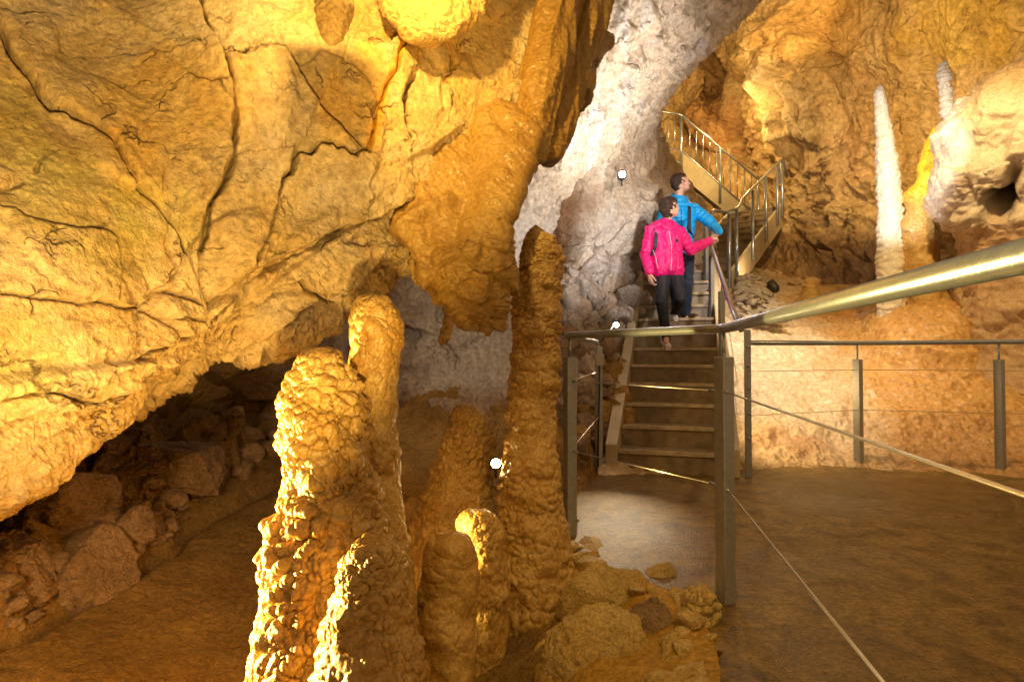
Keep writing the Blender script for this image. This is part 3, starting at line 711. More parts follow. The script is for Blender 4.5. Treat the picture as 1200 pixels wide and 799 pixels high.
o = loft('hanging_flowstone', [(118, 520, 560, 3.25, .3), (130, 516, 592, 3.18, .2), (145, 517, 614, 3.1, .15), (160, 517, 626, 3.06, .12), (185, 511, 622, 3.0, .11), (210, 497, 611, 2.95, .11), (235, 484, 604, 2.9, .12), (252, 468, 594, 2.86, .13), (264, 462, 588, 2.84, .14), (270, 463, 590, 2.83, .15), (285, 472, 591, 2.8, .2), (300, 484, 591, 2.78, .24), (320, 506, 590, 2.76, .28), (340, 525, 592, 2.75, .3), (360, 538, 588, 2.75, .33), (375, 548, 584, 2.75, .35), (382, 557, 578, 2.75, .4), (388, 567, 575, 2.75, .4), (394, 570, 573, 2.75, .4)],
     460, 460, [d_canopy], M['gold_shaded'], sq=.4)
tag(o, 'broad golden flowstone hanging down to a ragged point over the recess', 'flowstone')
def small_tip(rows, lab, mat=M['gold'], n=(120, 80)):
    o = loft('stalactite', rows, n[0], n[1], [lambda V, px, py: .012*fbm(V, .06, 3, ridged=True)+.3*bumps(V, .03, 1.)], mat)
    tag(o, lab, 'stalactite', 'small stalactites'); return o
small_tip([(300, 480, 500, 3.0, .6), (318, 482, 498, 3.0, .6), (330, 486, 495, 3.0, .6), (335, 490, 491, 3.0, .6)], 'small golden stalactite at the lip left of the hanging flowstone')
small_tip([(360, 520, 532, 3.6, .5), (378, 520, 530, 3.6, .5), (395, 516, 526, 3.6, .5), (405, 517, 518, 3.6, .5)], 'thin golden curtain tip hanging before the grey recess wall')
small_tip([(370, 548, 560, 2.78), (382, 551, 558, 2.78), (388, 554, 555, 2.78)], 'left tooth at the point of the hanging flowstone')
small_tip([(-90, 366, 420, 2.15), (-10, 372, 412, 2.12), (15, 373, 410, 2.1), (35, 376, 402, 2.1), (48, 383, 395, 2.1), (53, 388, 390, 2.1)], 'bright yellow stalactite at the top edge of the overhang', n=(160, 160))

# ---- curtains at the top
def curtain(rows, lab, off):
    def d(V, px, py):
        return .010*fbm(V*np.array([1, 1, 1.6]), .05, 3, off=off, ridged=True) + .035*fbm(np.stack([V[:, 0]+V[:, 2]*-.25, V[:, 1], V[:, 2]*.12], 1), .10, 2, off=off, ridged=True) + .012*fbm(V, .2, 2, off=off)
    o = loft('drapery', rows, 300, 200, [d], M['gold_shaded'])
    return tag(o, lab, 'drapery', 'stone draperies hanging at the top')
curtain([(-60, 575, 668, 3.5, .5), (0, 560, 655, 3.45, .5), (35, 560, 651, 3.4, .45), (70, 578, 640, 3.35, .45), (100, 592, 630, 3.3, .5), (130, 600, 622, 3.28, .6), (152, 605, 618, 3.26, .6), (160, 609, 613, 3.26, .6)], 'leftmost stone drapery fold, narrowing to a thin point', 1.)
curtain([(-60, 640, 690, 3.35, 1.4), (0, 632, 678, 3.3, 1.4), (60, 622, 668, 3.25, 1.3), (100, 614, 656, 3.2, 1.3), (140, 611, 644, 3.16, 1.3), (175, 613, 636, 3.12, 1.3), (188, 619, 630, 3.1, 1.3)], 'middle stone drapery fold with a rounded lower end', 2.)
curtain([(-60, 665, 725, 3.6, 1.2), (0, 660, 713, 3.55, 1.2), (30, 655, 708, 3.5, 1.2), (62, 648, 692, 3.45, 1.2), (100, 640, 682, 3.4, 1.2), (150, 632, 667, 3.3, 1.2), (178, 630, 657, 3.25, 1.2), (187, 634, 652, 3.25, 1.2)], 'rightmost stone drapery fold against the pale wall', 3.)
def d_apron(V, px, py):
    return .03*fbm(V, .12, 4, ridged=True) + .4*bumps(V*np.array([1, 1, 1.5]), .05, 2.)
o = loft('drapery', [(105, 555, 600, 3.3, .5), (125, 480, 612, 3.25, .35), (140, 478, 545, 3.15, .4), (160, 478, 530, 3.1, .4), (178, 480, 520, 3.08, .4), (195, 481, 500, 3.06, .5), (208, 484, 492, 3.05, .6), (216, 486, 489, 3.05, .6)], 260, 240, [d_apron], M['gold'])
tag(o, 'short frilled drapery left above the hanging flowstone', 'drapery', 'stone draperies hanging at the top')
o = loft('drapery', [(-60, 440, 600, 2.9, .4), (0, 445, 570, 2.85, .4), (20, 455, 555, 2.8, .4), (38, 470, 530, 2.78, .4), (48, 480, 505, 2.77, .5), (52, 488, 496, 2.77, .5)], 260, 300, [d_apron], M['gold'])
tag(o, 'bright yellow bulging drapery at the very top of the picture', 'drapery', 'stone draperies hanging at the top')

# ---- pale rock on the right with a hollow
def d_pale(V, px, py):
    d = .14*fbm(V, .6, 4, off=9.) + .02*fbm(V, .1, 4, ridged=True) + .22*facets(V, .55, 3.3, .6, .08) + .3*facets(V, .13, 2.3, .5, .1)
    d = d + .012*np.abs(fbm(V*np.array([1, 1, 2.2]), .12, 3, off=4.))*(1-smooth(1110, 1170, px))*2
    ho = 1-smooth(.45, 1.0, np.hypot((px-1170)/23, (py-240)/19)+.5*fbm(V, .2, 3)); d = d - .6*ho
    sl = np.exp(-(poly_dist(px, py, [(1192, 195), (1185, 215), (1178, 235)])[0]/6)**2); d = d - .25*sl
    return d
def t_pale(V, px, py):
    t = one(V)
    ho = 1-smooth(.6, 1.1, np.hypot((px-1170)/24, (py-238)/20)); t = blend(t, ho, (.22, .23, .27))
    t = t*np.array([.80, .76, .74])
    t = blend(t, .8*smooth(240, 275, py), (.75, .52, .28))
    t = blend(t, .7*(1-smooth(90, 125, py+.25*(1200-px)*.0)), (.9, .68, .4))
    t = blend(t, .6*spot(px, py, 1108, 195, 25, 50, V), (.8, .66, .5))
    return t
o = loft('rock_pillar', [(70, 1195, 1290, 6.6, .7), (85, 1165, 1330, 6.6, .7), (110, 1142, 1370, 6.6, .7), (140, 1118, 1400, 6.6, .7), (180, 1114, 1410, 6.6, .7), (215, 1106, 1410, 6.6, .7), (245, 1120, 1410, 6.6, .7), (270, 1140, 1410, 6.6, .7), (300, 1148, 1410, 6.6, .7), (340, 1142, 1420, 6.6, .75), (400, 1130, 1440, 6.6, .8), (460, 1120, 1450, 6.5, .8)],
     380, 460, [d_pale], M['calcite'], t_pale)
tag(o, 'pale cream rock outcrop with a dark hollow at the right edge', 'rock outcrop')
o = loft('rock_knob', [(148, 1098, 1108, 7.3), (160, 1090, 1114, 7.3), (185, 1086, 1112, 7.3), (205, 1080, 1105, 7.3), (225, 1062, 1100, 7.4), (245, 1064, 1100, 7.4), (262, 1060, 1090, 7.4), (280, 1064, 1092, 7.4), (310, 1060, 1100, 7.4), (360, 1060, 1110, 7.4)], 220, 140,
     [lambda V, px, py: .12*fbm(V, .4, 3, off=2.)+.05*facets(V, .2, 2., .6, .1)+.02*fbm(V, .1, 3, ridged=True)], M['gold'],
     lambda V, px, py: blend(one(V), 1-smooth(215, 250, py), (1.45, 1.5, .25)))
tag(o, 'yellow knob of rock between the slender stalagmite and the pale outcrop', 'rock')

# ---- loose rocks
def rock_mesh(name, seed, n=(70, 90), planes=11, rough_=.02, k=1.0, detail=1.0):
    """an angular broken stone of unit radius: a soft cut by random planes"""
    r = np.random.RandomState(seed)
    G = r.normal(size=(planes, 3)); G /= np.linalg.norm(G, axis=1)[:, None]; H = r.uniform(.62, .98, planes)
    th = np.linspace(0, 2*math.pi, n[1], endpoint=False); ph = np.linspace(.02, math.pi-.02, n[0])
    D = np.stack([np.sin(ph)[:, None]*np.cos(th), np.sin(ph)[:, None]*np.sin(th), np.cos(ph)[:, None]*np.ones_like(th)], -1)
    dp = np.maximum(D.reshape(-1, 3)@G.T, .05); q = H/dp
    rad = -np.log(np.exp(-q*55).sum(1))/55
    rad = np.minimum(rad, 1.25)
    p = D.reshape(-1, 3)*rad[:, None]
    o = seed*1.37
    rad = rad + 1.5*detail*(.10*facets(p, .5, o, .6, .1) + .16*facets(p, .17, o+3, .6, .15)) + rough_*fbm(p, .12, 4, off=o, ridged=True) + .05*fbm(p, .6, 3, off=o)
    return (D.reshape(-1, 3)*rad[:, None]).reshape(n[0], n[1], 3)
def boulder(rows, lab, mat, off, size=.2, name='boulder', grp='boulders by the slope', amp=.45, n=(150, 150)):
    y0, y1 = rows[0][0], rows[-1][0]; x0 = min(r[1] for r in rows); x1 = max(r[2] for r in rows); d = rows[0][3]; k = rows[0][4]
    V = rock_mesh(name, int(off*10), n)
    c = np.array(P((x0+x1)/2, (y0+y1)/2, d)); hx = (x1-x0)/2/F*d; hz = (y1-y0)/2/F*d
    V = V*np.array([hx, hx*k, hz])*1.12 + c
    o = link(name, grid_mesh(name, V, per=True, cap=True), mat)
    return tag(o, lab, 'rock', grp)
def oval(x0, y0, x1, y1, d, k=.8):
    h = (y1-y0); cx = (x0+x1)/2; w = (x1-x0)/2; R = []
    for t in (0, .04, .14, .3, .5, .7, .88, 1.0):
        a = math.sqrt(max(0, 1-abs(2*t-1)**2.6)); R.append((y0+h*t, cx-w*max(a, .03), cx+w*max(a, .03), d, k))
    return R
boulder(oval(20, 560, 150, 640, 3.0, .7), 'angular dark boulder tucked under the lip of the overhang', M['dark'], 1., .3)
boulder(oval(-60, 640, 60, 730, 2.5, .7), 'large boulder at the left edge below the overhang', M['dark'], 2., .3)
boulder(oval(40, 625, 140, 722, 2.75, .7), 'rounded boulder at the foot of the rubble, next to the clay slope', M['dark'], 3., .3)
boulder(oval(165, 515, 262, 592, 3.8, .8), 'broad broken boulder higher up the rubble', M['dark'], 4., .25)
boulder(oval(140, 600, 180, 640, 3.0, .7), 'small stone lying between the boulders and the clay', M['dark'], 5., .1, n=(70, 70))
boulder(oval(265, 425, 350, 462, 5.2, .8), 'dark ledge block in the gap behind the overhang', M['dark'], 6., .3)
boulder(oval(230, 405, 290, 450, 5.0, .8), 'dark block left of the ledge block under the lip', M['dark'], 7., .3)
GB = 'rocks along the edge of the path'
boulder(oval(668, 672, 752, 765, 2.62, .7), 'flat topped yellow rock beside the ringed column', M['edge_rock'], 11., .2, grp=GB, amp=.3)
boulder(oval(650, 738, 760, 870, 2.3, .7), 'big rough block at the bottom edge by the column', M['edge_rock'], 12., .2, grp=GB, amp=.3)
boulder(oval(735, 712, 812, 792, 2.4, .7), 'dark faced wedge rock between the lower blocks', M['dark'], 13., .2, grp=GB, amp=.3)
boulder(oval(750, 662, 790, 700, 2.78, .8), 'rounded yellow stone at the inner corner of the path', M['edge_rock'], 14., .12, grp=GB, n=(80, 80), amp=.3)
boulder(oval(752, 690, 788, 730, 2.6, .8), 'squat stone directly below the rounded one', M['edge_rock'], 15., .12, grp=GB, n=(80, 80), amp=.3)
boulder(oval(716, 660, 750, 676, 2.95, .8), 'flat pale flagstone at the edge of the path', M['edge_rock'], 16., .1, grp=GB, n=(60, 80), amp=.25)
boulder(oval(664, 642, 708, 688, 3.0, .8), 'tilted slab nearest to the ringed column', M['edge_rock'], 17., .12, grp=GB, n=(70, 80), amp=.3)
boulder(oval(668, 636, 725, 662, 3.15, .8), 'low stone where the path narrows beside the railing post', M['edge_rock'], 18., .12, grp=GB, n=(70, 90), amp=.3)
boulder(oval(765, 765, 832, 860, 2.12, .7), 'rounded rock cut by the bottom edge beside the path', M['edge_rock'], 19., .12, grp=GB, n=(90, 100), amp=.3)
o = loft('boulder', oval(800, 692, 840, 736, 2.3, .9), 110, 130, [lambda V, px, py: 1.1*bumps(warp(V, .05, .01), .045, 4.)+.012*fbm(V, .03, 3)], M['edge_rock'])
tag(o, 'knobbly brain shaped stone on the path corner', 'rock', GB)
def lamp(kind, loc, power, col, size=.1, aim=None, cone=60, blend_=.6, name='cave_light'):
    l = bpy.data.lights.new(name, kind); l.energy = power; l.color = col
    if kind == 'AREA': l.size = size
    else: l.shadow_soft_size = size
    if kind == 'SPOT': l.spot_size = math.radians(cone); l.spot_blend = blend_
    o = bpy.data.objects.new(name, l); COL.objects.link(o); o.location = loc
    if aim is not None: o.rotation_euler = (Vector(aim)-Vector(loc)).to_track_quat('-Z', 'Y').to_euler()
    return o
# ================================================================= stairs, railings, lamps
def bm_obj(name, bm, mat, parent=None, smooth_=False, bevel=0.0):
    if bevel:
        bmesh.ops.bevel(bm, geom=list(bm.edges), offset=bevel, segments=1, affect='EDGES')
    bmesh.ops.recalc_face_normals(bm, faces=bm.faces)
    me = bpy.data.meshes.new(name); bm.to_mesh(me); bm.free()
    if smooth_:
        for p in me.polygons: p.use_smooth = True
    return link(name, me, mat, parent)
def prism(bm, pts, vec):
    """polygon pts extruded by vec"""
    a = [bm.verts.new(p) for p in pts]; b = [bm.verts.new(Vector(p)+Vector(vec)) for p in pts]
    bm.faces.new(a); bm.faces.new(b[::-1])
    for i in range(len(a)):
        j = (i+1) % len(a); bm.faces.new((a[i], b[i], b[j], a[j]))
def box(bm, c, ax, ay, az):
    c, ax, ay, az = map(Vector, (c, ax, ay, az))
    p = [c-ax-ay-az, c+ax-ay-az, c+ax+ay-az, c-ax+ay-az]
    prism(bm, p, az*2)
def tube(bm, pts, r, n=12, rr=None):
    pts = [Vector(p) for p in pts]; rings = []
    for i, p in enumerate(pts):
        if i == 0: t = pts[1]-pts[0]
        elif i == len(pts)-1: t = pts[-1]-pts[-2]
        else:
            t = (pts[i]-pts[i-1]).normalized()+(pts[i+1]-pts[i]).normalized()
        t.normalize(); u = t.cross(Vector((0, 0, 1)))
        if u.length < .05: u = t.cross(Vector((1, 0, 0)))
        u.normalize(); v = u.cross(t)
        k = rr[i] if rr else r
        rings.append([bm.verts.new(p+u*k*math.cos(2*math.pi*j/n)+v*k*math.sin(2*math.pi*j/n)) for j in range(n)])
    for a, b in zip(rings[:-1], rings[1:]):
        for j in range(n): bm.faces.new((a[j], a[(j+1) % n], b[(j+1) % n], b[j]))
    bm.faces.new(rings[0][::-1]); bm.faces.new(rings[-1])
M['steel'] = plain('brushed_steel', (.44, .50, .62), .27, .80, .0006, 220, .10)
M['steel_dark'] = plain('satin_steel_post', (.40, .41, .43), .36, .65, .0008, 160, .12)
M['cable'] = plain('steel_cable', (.75, .70, .62), .3, 1.0, .0005, 900, .1)
M['stringer'] = plain('beige_painted_steel', (.46, .38, .25), .5, .0, .002, 30, .14)
M['tread'] = plain('worn_stair_concrete', (.22, .155, .09), .6, 0, .003, 45, .3)
M['nosing'] = plain('pale_worn_nosing', (.40, .31, .20), .5, 0, .002, 60, .25)
M['tread_pale'] = plain('dusty_stair_concrete', (.26, .22, .18), .6, 0, .003, 45, .2)
M['nosing_dark'] = plain('dark_worn_nosing', (.20, .15, .09), .7, 0, .002, 60, .25)
M['black'] = plain('black_plastic', (.03, .028, .025), .45)
M['lens'] = glow('lamp_lens', (1.0, .78, .45), 60)
M['box_grey'] = plain('grey_plastic', (.42, .36, .28), .5)

def flight(name, label, L0, z0, head, width, n, rise, go, panel, mat_r, swh=.10, stand=.23, foot=True):
    """L0 left corner of the bottom riser; head = heading in degrees clockwise from straight ahead"""
    d = Vector((math.sin(math.radians(head)), math.cos(math.radians(head)), 0)); r = Vector((d.y, -d.x, 0)); up = Vector((0, 0, 1))
    L0 = Vector((L0[0], L0[1], z0))
    root = empty(name, label, 'stairs', L0, 0, 'flights of the cave stairs')
    loc = lambda u, t, z: r*u + d*t + up*z
    for k in range(n):
        bm = bmesh.new(); t = k*go; z = k*rise
        prism(bm, [loc(swh+.002, t, max(z-.03, 0)), loc(swh+.002, t+.02, max(z-.03, 0)), loc(swh+.002, t+.02, z+rise-.034), loc(swh+.002, t, z+rise-.034)], r*(width-2*swh-.004))
        prism(bm, [loc(swh+.002, t-.014, z+rise-.032), loc(swh+.002, t+go+.018, z+rise-.032), loc(swh+.002, t+go+.018, z+rise), loc(swh+.002, t-.014, z+rise)], r*(width-2*swh-.004))
        s = bm_obj('step', bm, mat_r(k), root)
        bm = bmesh.new()
        prism(bm, [loc(swh+.004, t-.018, z+rise-.026), loc(swh+.004, t+.03, z+rise+.0035), loc(swh+.004, t-.016, z+rise+.0035)], r*(width-2*swh-.008))
        bm_obj('nosing', bm, M['nosing'] if foot else M['nosing_dark'], s)
    sl = rise/go; T = n*go
    for u in (0, width-swh):
        bm = bmesh.new()
        if foot: pts = [loc(u, -.05, .002), loc(u, -.05, stand), loc(u, T+.02, stand+T*sl), loc(u, T+.02, T*sl-panel), loc(u, max(.1, (panel)/sl), .002)]
        else: pts = [loc(u, -.1, -panel+.1), loc(u, -.1, stand-.05), loc(u, T+.02, stand+T*sl), loc(u, T+.02, T*sl-panel+.1)]
        prism(bm, pts, r*swh); bm_obj('stringer', bm, M['stringer'], root, bevel=.004)
    return root, (lambda u, t, z: L0+loc(u, t, z))
HD = 16.6
f1, l1 = flight('staircase', 'lowest flight of steps, where the two people stand', (.815, 5.19), 0, HD, 1.08, 12, .178, .30, .12, lambda k: M['tread'] if k < 8 else M['tread_pale'])
A2 = Vector((3.42, 9.25, 2.14)); B2 = Vector((5.55, 12.2, 3.95))
h2 = math.degrees(math.atan2(B2.x-A2.x, B2.y-A2.y)); go2 = (B2.xy-A2.xy).length/10
r2 = Vector((math.cos(math.radians(h2)), -math.sin(math.radians(h2)), 0))
L2 = A2 - r2*1.05
f2, l2 = flight('staircase', 'middle flight of steps climbing right behind the couple', (L2.x, L2.y), 2.14, h2, 1.05, 10, .181, go2, .42, lambda k: M['tread'], .05, .16, False)
C3 = Vector((5.76, 13.85, 3.95)); D3 = Vector((4.22, 14.6, 5.75))
h3 = math.degrees(math.atan2(D3.x-C3.x, D3.y-C3.y)); go3 = (D3.xy-C3.xy).length/10
f3, l3 = flight('staircase', 'uppermost flight of steps with vertical bars, climbing left', (C3.x, C3.y), 3.95, h3, 1.0, 10, .18, go3, .50, lambda k: M['tread'], .05, .20, False)
def slab(name, pts, z, th, label, mat):
    root = empty(name, label, 'landing', (pts[0][0], pts[0][1], z), 0, 'landings of the cave stairs')
    o = Vector((pts[0][0], pts[0][1], 0))
    bm = bmesh.new(); prism(bm, [(Vector((x, y, -.05))-o) for x, y in pts], (0, 0, .048)); bm_obj('deck', bm, mat, root)
    bm = bmesh.new(); c = sum((Vector((x, y, 0)) for x, y in pts), Vector())/len(pts)
    ins = [(c+(Vector((x, y, 0))-c)*.985-o) for x, y in pts]
    prism(bm, [Vector((p.x, p.y, -th)) for p in ins], (0, 0, th-.052)); bm_obj('edge_beam', bm, M['stringer'], root)
    return root
a = l1(0, 3.62, 0); b = l1(1.08, 3.62, 0); c2 = l2(1.05, -.12, 0); d2 = l2(0, -.12, 0)
slab('landing', [(a.x, a.y), (b.x, b.y), (c2.x, c2.y), (d2.x, d2.y), (a.x+.2, a.y+1.1)], 2.136, .3, 'landing between the lowest and the middle flight', M['tread_pale'])
a = l2(0, 10*go2+.03, 0); b = l2(1.05, 10*go2+.03, 0); c2 = l3(0, -.12, 0); d2 = l3(1.0, -.12, 0)
slab('landing', [(a.x, a.y), (b.x, b.y), (b.x+.3, b.y+.7), (d2.x+.2, d2.y), (c2.x, c2.y)], 3.95, .3, 'landing where the middle flight turns back', M['tread_pale'])
a = l3(0, 10*go3+.03, 0); b = l3(1.0, 10*go3+.03, 0)
W0 = P(742, 175, 14.4)
slab('landing', [(a.x, a.y), (b.x, b.y), (b.x-.2, b.y+.5), (W0[0], W0[1]+1.5), (W0[0], W0[1]), (a.x-.02, a.y-.02)], 5.75, .5, 'uppermost landing running left to the pale wall', M['tread_pale'])

# ---- railings
def square_post(root, p, h, w=.06, ang=0.0, pin=.09, bar=False, name='post'):
    """post with a thin pin carrying the rail; ang turns it about its own axis"""
    base = Vector(root.location); p = Vector(p)-base
    ca, sa = math.cos(ang), math.sin(ang)
    bm = bmesh.new(); w2 = w/2; w3 = w2*(.28 if bar else 1)
    box(bm, p+Vector((0, 0, (h-pin)/2)), (ca*w2, sa*w2, 0), (-sa*w3, ca*w3, 0), (0, 0, (h-pin)/2))
    o = bm_obj(name, bm, M['steel_dark'], root, bevel=.003)
    if pin > .01:
        bm = bmesh.new(); tube(bm, [p+Vector((0, 0, h-pin-.01)), p+Vector((0, 0, h+.005))], .008, 10)
        bm_obj('rail_pin', bm, M['steel'], o, True)
    return o
def tube_part(root, name, pts, r, mat, n=14):
    base = Vector(root.location); bm = bmesh.new(); tube(bm, [Vector(p)-base for p in pts], r, n)
    return bm_obj(name, bm, mat, root, True)
def fillet(pts, rad=.08, k=5):
    pts = [Vector(p) for p in pts]; out = [pts[0]]
    for a, b, c in zip(pts[:-2], pts[1:-1], pts[2:]):
        u = (a-b).normalized(); v = (c-b).normalized(); rr = min(rad, (a-b).length*.45, (c-b).length*.45)
        for i in range(k+1):
            t = i/k; out.append((b+u*rr)*(1-t)**2 + b*2*t*(1-t) + (b+v*rr)*t*t)
    out.append(pts[-1]); return out
RG = 'steel railings of the walkway and stairs'
pN = Vector((.861, 2.43, 0)); pL = Vector((.322, 3.33, 0)); pB = Vector((.745, 5.14, 0)); 
dirN = (Vector((.545, .636, 0))-pN).normalized(); pF = pN + dirN*3.4
root = empty('railing', 'near steel railing with thick round handrail sweeping to the right edge', 'railing', pN, 0, RG)
H = 1.104
tube_part(root, 'handrail', fillet([pF+Vector((0, 0, H)), pN+Vector((0, 0, H)), pL+Vector((-.015, .02, H)), pB+Vector((-.02, -.03, H))], .03), .0195, M['steel'], 24)
square_post(root, pN, H-.02, .057, math.radians(24), .095)
square_post(root, pL, H-.02, .058, math.radians(20), .10)
square_post(root, pF+Vector((0, 0, 0)), H-.02, .06, 0)
for z in (.85, .465):
    tube_part(root, 'cable', [pF+Vector((0, 0, z)), pN+Vector((0, 0, z))], .0035, M['cable'], 8)
    tube_part(root, 'cable', [pN+Vector((0, 0, z)), pL+Vector((0, 0, z))], .003, M['cable'], 8)
    tube_part(root, 'cable', [pL+Vector((0, 0, z)), pB+Vector((0, 0, z))], .003, M['cable'], 8)
square_post(root, pB, H-.02, .05, .3, .02)
def fitting(root, p, d):
    d = Vector(d).normalized(); tube_part(root, 'cable_fitting', [Vector(p)+d*.03, Vector(p)+d*.075], .0065, M['steel'], 10)
for z in (.85, .465):
    for a_, b_ in ((pN, pF), (pN, pL), (pL, pN), (pL, pB), (pB, pL)): fitting(root, a_+Vector((0, 0, z)), b_-a_)
pS = l1(1.08, 0, 0) + Vector((.070, -.01, 0)); pS.z = 0
q1 = Vector((3.11, 5.38, 0)); q2 = Vector((4.13, 5.07, 0)); q3 = Vector((5.25, 4.9, 0))
root = empty('railing', 'far steel railing between the walkway and the flowstone slope', 'railing', q1, 0, RG)
tube_part(root, 'handrail', [pS+Vector((.03, .03, H-.01)), q1+Vector((0, 0, H-.005)), q2+Vector((0, 0, H)), q3+Vector((0, 0, H))], .0215, M['steel'], 16)
for q, an in ((q1, .55), (q2, .5), (q3, .4)): square_post(root, q, H-.02, .062, an, .13)
for z in (.86, .50):
    tube_part(root, 'cable', [pS+Vector((0, 0, z)), q1+Vector((0, 0, z)), q2+Vector((0, 0, z)), q3+Vector((0, 0, z))], .003, M['cable'], 8)
# stair railing, lowest flight, right side
root = empty('railing', 'stair railing the couple hold, right side of the lowest flight', 'railing', pS, 0, RG)
o = square_post(root, pS, 1.20, .060, .30, .0, True)
for z in (.32, .52, .72, .9, 1.06):
    bm = bmesh.new(); c = pS-Vector(root.location)+Vector((0, 0, z)); tube(bm, [c+Vector((0, -.035, 0)), c+Vector((0, .035, 0))], .011, 10)
    bm_obj('bolt', bm, M['steel'], o, True)
ST = lambda t, h, u=1.03: l1(u, t, t*.593+h)
TA = Vector(P(852, 249, 8.95)); TB = Vector(P(866, 243, 9.25))
tube_part(root, 'handrail', fillet([ST(-.02, 1.21, 1.10), ST(.5, .96+.18, 1.06), ST(2.62, .80, .96), ST(3.35, .98, 1.0), TA], .15), .0235, M['steel'], 18)
for t, hh in ((1.15, 1.0), (2.35, .82), (3.2, .95)):
    p = l1(1.06, t, t*.593-.05); q = ST(t, hh, 1.06-.045*t); p.x = q.x; p.y = q.y
    square_post(root, p, q.z-p.z, .05, .3, .05)
for h in (.35, .62):
    tube_part(root, 'cable', [ST(.0, h+.15, 1.07), ST(3.3, h, 1.03)], .003, M['cable'], 8)
# middle flight
root = empty('railing', 'railing with round posts along the middle flight', 'railing', A2, 0, RG)
S2 = lambda t, h: l2(1.08, t, t*(.181/go2)+h)
T2 = 10*go2
TE = S2(T2, 1.1)
tube_part(root, 'handrail', fillet([TA, TB, S2(.5, 1.13), S2(T2, 1.08), S2(T2+.35, .6)], .12), .022, M['steel'], 14)
def round_post(root, p, q, r=.028):
    return tube_part(root, 'post', [p, q], r, M['steel'], 12)
for t in (-.25, .15, 1.15, 2.1, 3.05, 3.5):
    a_ = S2(t, -.12); q = S2(t, 1.08)
    if t < 0: q = Vector((q.x, q.y, TA.z-.01)); a_.z = 2.0
    round_post(root, a_, q)
# upper flight with balusters
root = empty('railing', 'uppermost railing with a row of thin vertical bars', 'railing', C3, 0, RG)
S3 = lambda t, h: l3(-.03, t, t*(.18/go3)+h)
T3 = 10*go3
e0 = S3(T3+.05, 1.1); e1 = Vector((W0[0]-.1, W0[1]-.03, e0.z+.1))
tube_part(root, 'handrail', fillet([S3(0, 1.1), e0, e1], .1), .024, M['steel'], 14)
tube_part(root, 'lower_rail', fillet([S3(.05, .22), S3(T3+.05, .22), e1+Vector((0, 0, -.95))], .05), .016, M['steel'], 10)
for t in (0.02, T3*.5, T3+.05): round_post(root, S3(t, -.25), S3(t, 1.09), .03)
nb = 11
for k in range(1, nb*1):
    t = T3*k/nb
    if abs(t-T3*.5) < .05: continue
    tube_part(root, 'baluster', [S3(t, .22), S3(t, 1.09)], .010, M['steel'], 6)
for k in range(1, 8):
    f = k/8; a_ = e0.lerp(e1, f); tube_part(root, 'baluster', [a_+Vector((0, 0, -.9)), a_], .010, M['steel'], 6)

# ---- lamps
LG = 'small spotlights of the cave lighting'
def fixture(name, p, aim, r, label, power=0, cone=110, col=(1, .8, .5), strength=60, bracket=None):
    p = Vector(p); root = empty(name, label, 'spotlight', p, 0, LG)
    ax = (Vector(aim)-p).normalized()
    bm = bmesh.new(); tube(bm, [-ax*r*2.2, -ax*r*1.6, -ax*r*.2, ax*r*.25], r, 18, [r*.55, r*.95, r*1.08, r*1.12]); bm_obj('housing', bm, M['black'], root, True)
    m = M['lens'] if strength == 60 else glow('lamp_lens', col, strength)
    bm = bmesh.new(); tube(bm, [ax*r*.20, ax*r*.34, ax*r*.40], r, 18, [r*.80, r*.66, r*.3]); bm_obj('lens', bm, m, root, True)
    bm = bmesh.new(); q = Vector(bracket)-p if bracket else Vector((0, 0, -r*2.4)); tube(bm, [-ax*r, -ax*r*.5+q], r*.2, 8); bm_obj('bracket', bm, M['black'], root, True)
    if power:
        l = lamp('SPOT', p+ax*r*1.1, power, col, r*.8, p+ax*3, cone, 1.0); 
    return root
fixture('spotlight', P(581, 543, 3.0), (-.02, .6, 1.25), .030, 'glaring lamp between the knobbly cone and the ringed column', 2, 120, (1, .72, .3), 110)
fixture('spotlight', P(722, 380, 5.32), (.60, 3.75, .0), .034, 'glaring lamp above the junction box left of the stairs', 120, 36, (1, .78, .50), 110, P(704, 402, 5.14))
fixture('spotlight', P(729, 205, 6.75), (1.0, 2.2, 3.2), .05, 'lamp fixed to the pale wall above the couple', 22, 150, (1, .92, .82), 90)
fixture('spotlight', P(785, 184, 13.6), (1.5, 4, 2.8), .07, 'lamp below the uppermost landing', 20, 140, (1, .88, .66), 90)
fixture('spotlight', P(857, 455, 5.62), (2.9, 5.6, .35), .028, 'small lamp hidden behind the foot of the stairs', 30, 150, (1, .66, .28), 50)
fixture('spotlight', P(903, 333, 9.3), (3.2, 10.5, 3.6), .075, 'small dark lamp on the rubble under the middle flight', 25, 140, (1, .7, .35), 4)
# junction box on the back post
root = empty('junction_box', 'grey junction box on the railing post left of the stairs', 'electrical box', (pB.x, pB.y-.05, .90), 0)
bm = bmesh.new(); box(bm, (0, 0, .05), (.038, 0, 0), (0, .022, 0), (0, 0, .05)); bm_obj('case', bm, M['box_grey'], root, bevel=.006)
bm = bmesh.new(); tube(bm, [(.0, 0, .0), (.0, .0, -.2), (-.01, 0, -.5), (-.015, .01, -.88)], .008, 8); bm_obj('cable', bm, M['black'], root, True)
